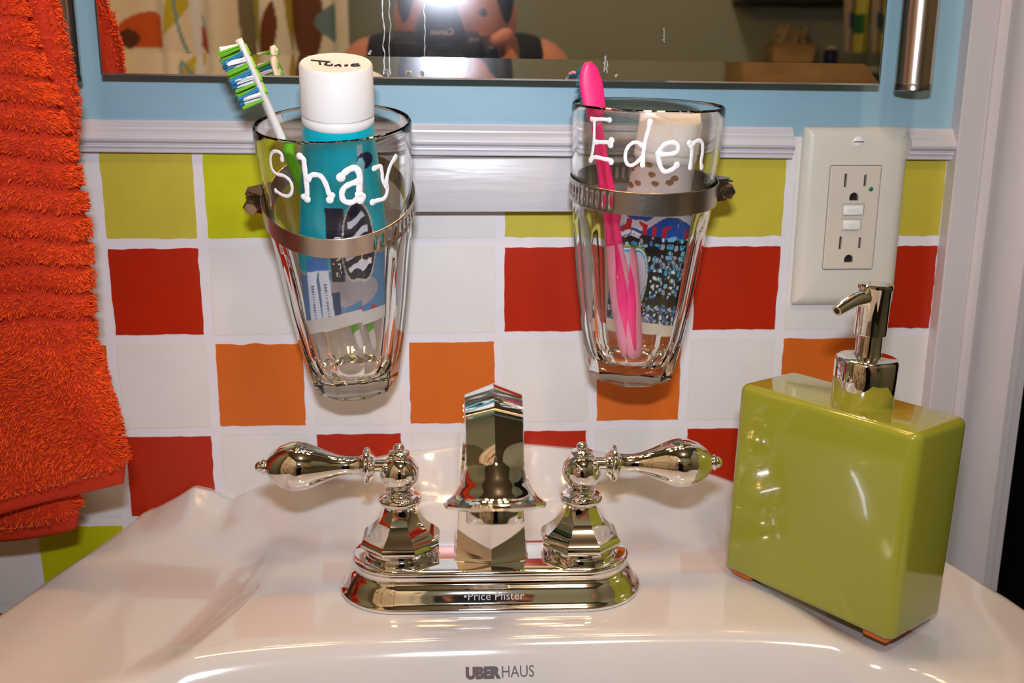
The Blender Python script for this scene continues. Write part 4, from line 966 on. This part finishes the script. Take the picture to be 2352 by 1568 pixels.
# ------------------------------------------------------------------ the photographer and the camera, seen in the mirror
CB = Matrix((RT, FW, UP)).transposed()      # local x right, y forward, z up of the held camera
cm = thing('photo_camera_body', 'black camera with raised flash held by the photographer, seen in the mirror', 'camera', tuple(CAMP-FW*78), rot=CB)
# origin = middle of the body front face; the lens reaches 73 mm forward
bodyp = obj('camera_shell', *box(-65, 52, -58, 0, -44, 34, 7, 3), BLACKP, cm)
obj('hand_grip', *box(48, 70, -62, 14, -44, 28, 8, 3), BLACKP, cm)
obj('prism_hump', *sweep(np.array([(0, -52, 0), (0, -4, 0), (0, 4, 0)]), np.array([[(-34, 30), (-22, 62), (22, 62), (34, 30)]]*2+[[(-26, 34), (-18, 54), (18, 54), (26, 34)]])*np.array([1., 1.]), up=(0, 0, 1)), BLACKP, cm, sharp=30)
obj('lens_barrel', *lathe([(27, 72), (28, 74), (33, 74.5), (34, 73), (34, 52), (32, 50), (32, 22), (34, 20), (34, 1), (0, 1), (0, 40), (20, 42), (27, 72)], 48, 'y'), BLACKP, cm, sharp=40)
V, F = text_mesh('Canon', 12, .25); V[:, 0] -= V[:, 0].max()/2
obj('camera_logo', np.stack([-V[:, 0]*.9, np.full(len(V), 4.6), V[:, 1]*.85+41], 1), F, mat('silver_print', srgb(225, 215, 220), .4), cm, smooth=False)
obj('flash_arm', *box(-20, 20, -30, -6, 60, 88, 3), BLACKP, cm)
obj('flash_head', *box(-33, 33, -22, 34, 86, 112, 4), BLACKP, cm)

ps = thing('person', 'person in a navy sleeveless shirt holding up the camera, seen in the mirror', 'person', (222, -1120, FLZ))
po = np.array([-222, 1120, -FLZ])
def cap_(a, b, ra, rb, n=14):
    a = np.array(a, float); b = np.array(b, float); d = b-a; L = np.linalg.norm(d); z = d/L
    x = np.cross(z, [0.3, .5, .8]); x /= np.linalg.norm(x); y = np.cross(z, x); pr = []
    for t in np.linspace(-pi/2, 0, 5): pr.append((ra*cos(t), ra*sin(t)))
    for t in np.linspace(0, pi/2, 5): pr.append((rb*cos(t), L+rb*sin(t)))
    V, F = lathe([(max(r, .01), h) for r, h in pr], n); return a+V[:, :1]*x+V[:, 1:2]*y+V[:, 2:]*z, F
def ell(c, r, n=20):
    V, F = lathe([(max(cos(t), .01), sin(t)) for t in np.linspace(-pi/2, pi/2, 13)], n); return np.array(c)+V*np.array(r), F
def blob(name, m, shapes, voxel, parent, smooth_it=6):
    mb = MB()
    for V, F in shapes: mb.add(np.asarray(V)+po, F)
    o = mb.obj(name, m, parent, sharp=0)
    md = o.modifiers.new('r', 'REMESH'); md.mode = 'VOXEL'; md.voxel_size = voxel*S
    ms = o.modifiers.new('s', 'SMOOTH'); ms.iterations = smooth_it; ms.factor = .5
    bpy.context.view_layer.update(); apply_mods(o)
    o.data.polygons.foreach_set('use_smooth', np.ones(len(o.data.polygons), bool)); return o
HX, HY, HZ = 226, -884, 121
def hp(l): return CAMP-FW*78+RT*l[0]+FW*l[1]+UP*l[2]      # point given in the held camera's own axes
sh_ = [ell((HX, HY, HZ), (73, 92, 104)), ell((HX, HY+18, HZ-48), (56, 68, 62)), ell((HX, HY+88, HZ-22), (14, 16, 22)),
       ell((HX-76, HY-4, HZ+6), (9, 17, 30)), ell((HX+76, HY-4, HZ+6), (9, 17, 30)), ell((HX, HY+80, HZ-58), (24, 12, 7)),
       cap_((HX, HY-30, HZ-60), (HX, -960, 20), 50, 56), cap_((HX-120, -960, 62), (HX+120, -960, 62), 44, 44), cap_((HX, -985, 20), (HX, -1180, -330), 105, 115),
       cap_((HX-130, -955, 55), (20, -900, -110), 42, 34), cap_((HX+130, -955, 55), (430, -900, -110), 42, 34)]
# forearms to the wrists
wl = hp((-62, -30, -70)); wr = hp((92, -45, -40))
sh_ += [cap_((20, -900, -110), wl, 35, 24), cap_((430, -900, -110), wr, 35, 24)]
# left hand: palm under the lens, fingers curled around it
pl0 = hp((-30, 10, -52)); sh_ += [cap_(wl, pl0, 24, 20), cap_(wl, hp((-44, 18, -46)), 20, 16)]
for k, (yy, ln) in enumerate(((14, 1), (32, 1.08), (50, 1), (64, .82))):
    a = hp((-26, yy, -48)); b = hp((8, yy+2, -52)); c = hp((34*ln, yy+2, -36)); d = hp((44*ln, yy, -16))
    sh_ += [cap_(pl0, a, 13, 11), cap_(a, b, 10, 9.5), cap_(b, c, 9.5, 9), cap_(c, d, 9, 7.5)]
sh_ += [cap_(hp((-42, 22, -44)), hp((-46, 38, -22)), 11, 10), cap_(hp((-46, 38, -22)), hp((-40, 50, 4)), 10, 8)]
# right hand around the grip, index finger on the shutter
pr0 = hp((84, -26, -14)); sh_ += [cap_(wr, pr0, 24, 19), cap_(hp((84, -26, -14)), hp((84, -20, 22)), 19, 15)]
for k, (zz, ln) in enumerate(((10, 1), (-10, .97), (-28, .8))):
    a = hp((86, 6, zz)); b = hp((78, 26, zz)); c = hp((60, 28*ln, zz-2))
    sh_ += [cap_(pr0, a, 12, 10.5), cap_(a, b, 10, 9.5), cap_(b, c, 9.5, 8)]
a = hp((84, 0, 32)); b = hp((78, 14, 44)); c = hp((62, 20, 38)); sh_ += [cap_(hp((84, -20, 22)), a, 13, 10.5), cap_(a, b, 10, 9.5), cap_(b, c, 9.5, 8)]
sh_ += [cap_(hp((80, -34, 8)), hp((66, -68, 14)), 12, 10), cap_(hp((66, -68, 14)), hp((46, -70, 10)), 10, 8)]
# legs, knees bent, feet on the floor
for sx in (-1, 1):
    sh_ += [cap_((HX+sx*70, -1190, -350), (HX+sx*95, -1010, -640), 86, 58), cap_((HX+sx*95, -1010, -640), (HX+sx*90, -1180, -1000), 56, 34), cap_((HX+sx*90, -1180, -1030), (HX+sx*100, -1050, -1040), 34, 28)]
blob('body', SKIN, sh_, 4.6, ps, 4)
blob('shirt', SHIRT, [cap_((HX, -985, 10), (HX, -1180, -330), 122, 140), cap_((HX-98, -960, 60), (HX+98, -960, 60), 53, 53), cap_((HX-95, -962, 40), (HX-30, -1060, -200), 60, 80), cap_((HX+95, -962, 40), (HX+30, -1060, -200), 60, 80)], 6, ps, 4)
tl = []
for sx in (-1, 1):
    tl += [cap_((HX+sx*70, -1190, -350), (HX+sx*95, -1010, -640), 94, 66), cap_((HX+sx*95, -1010, -640), (HX+sx*90, -1175, -960), 64, 50)]
blob('trousers', PANTS, tl+[ell((HX, -1200, -350), (150, 110, 90))], 8, ps, 3)
blob('hair', HAIRM, [ell((HX, HY-14, HZ+28), (80, 96, 90)), ell((HX, HY-40, HZ-6), (80, 78, 80)), ell((HX-66, HY+16, HZ+34), (14, 40, 40)), ell((HX+66, HY+16, HZ+34), (14, 40, 40))], 5, ps, 4)
for sx in (-1, 1):
    obj('shoe', *(lambda a: (np.array(a[0])+po, a[1]))(box(HX+sx*98-42, HX+sx*98+42, -1225, -985, FLZ+.5, FLZ+62, 24, 4)), BLACKP, ps)
    obj('eye', *(lambda a: (np.array(a[0])+po, a[1]))(ell((HX+sx*30, HY+74, HZ+8), (11, 8, 8))), HAIRM, ps)
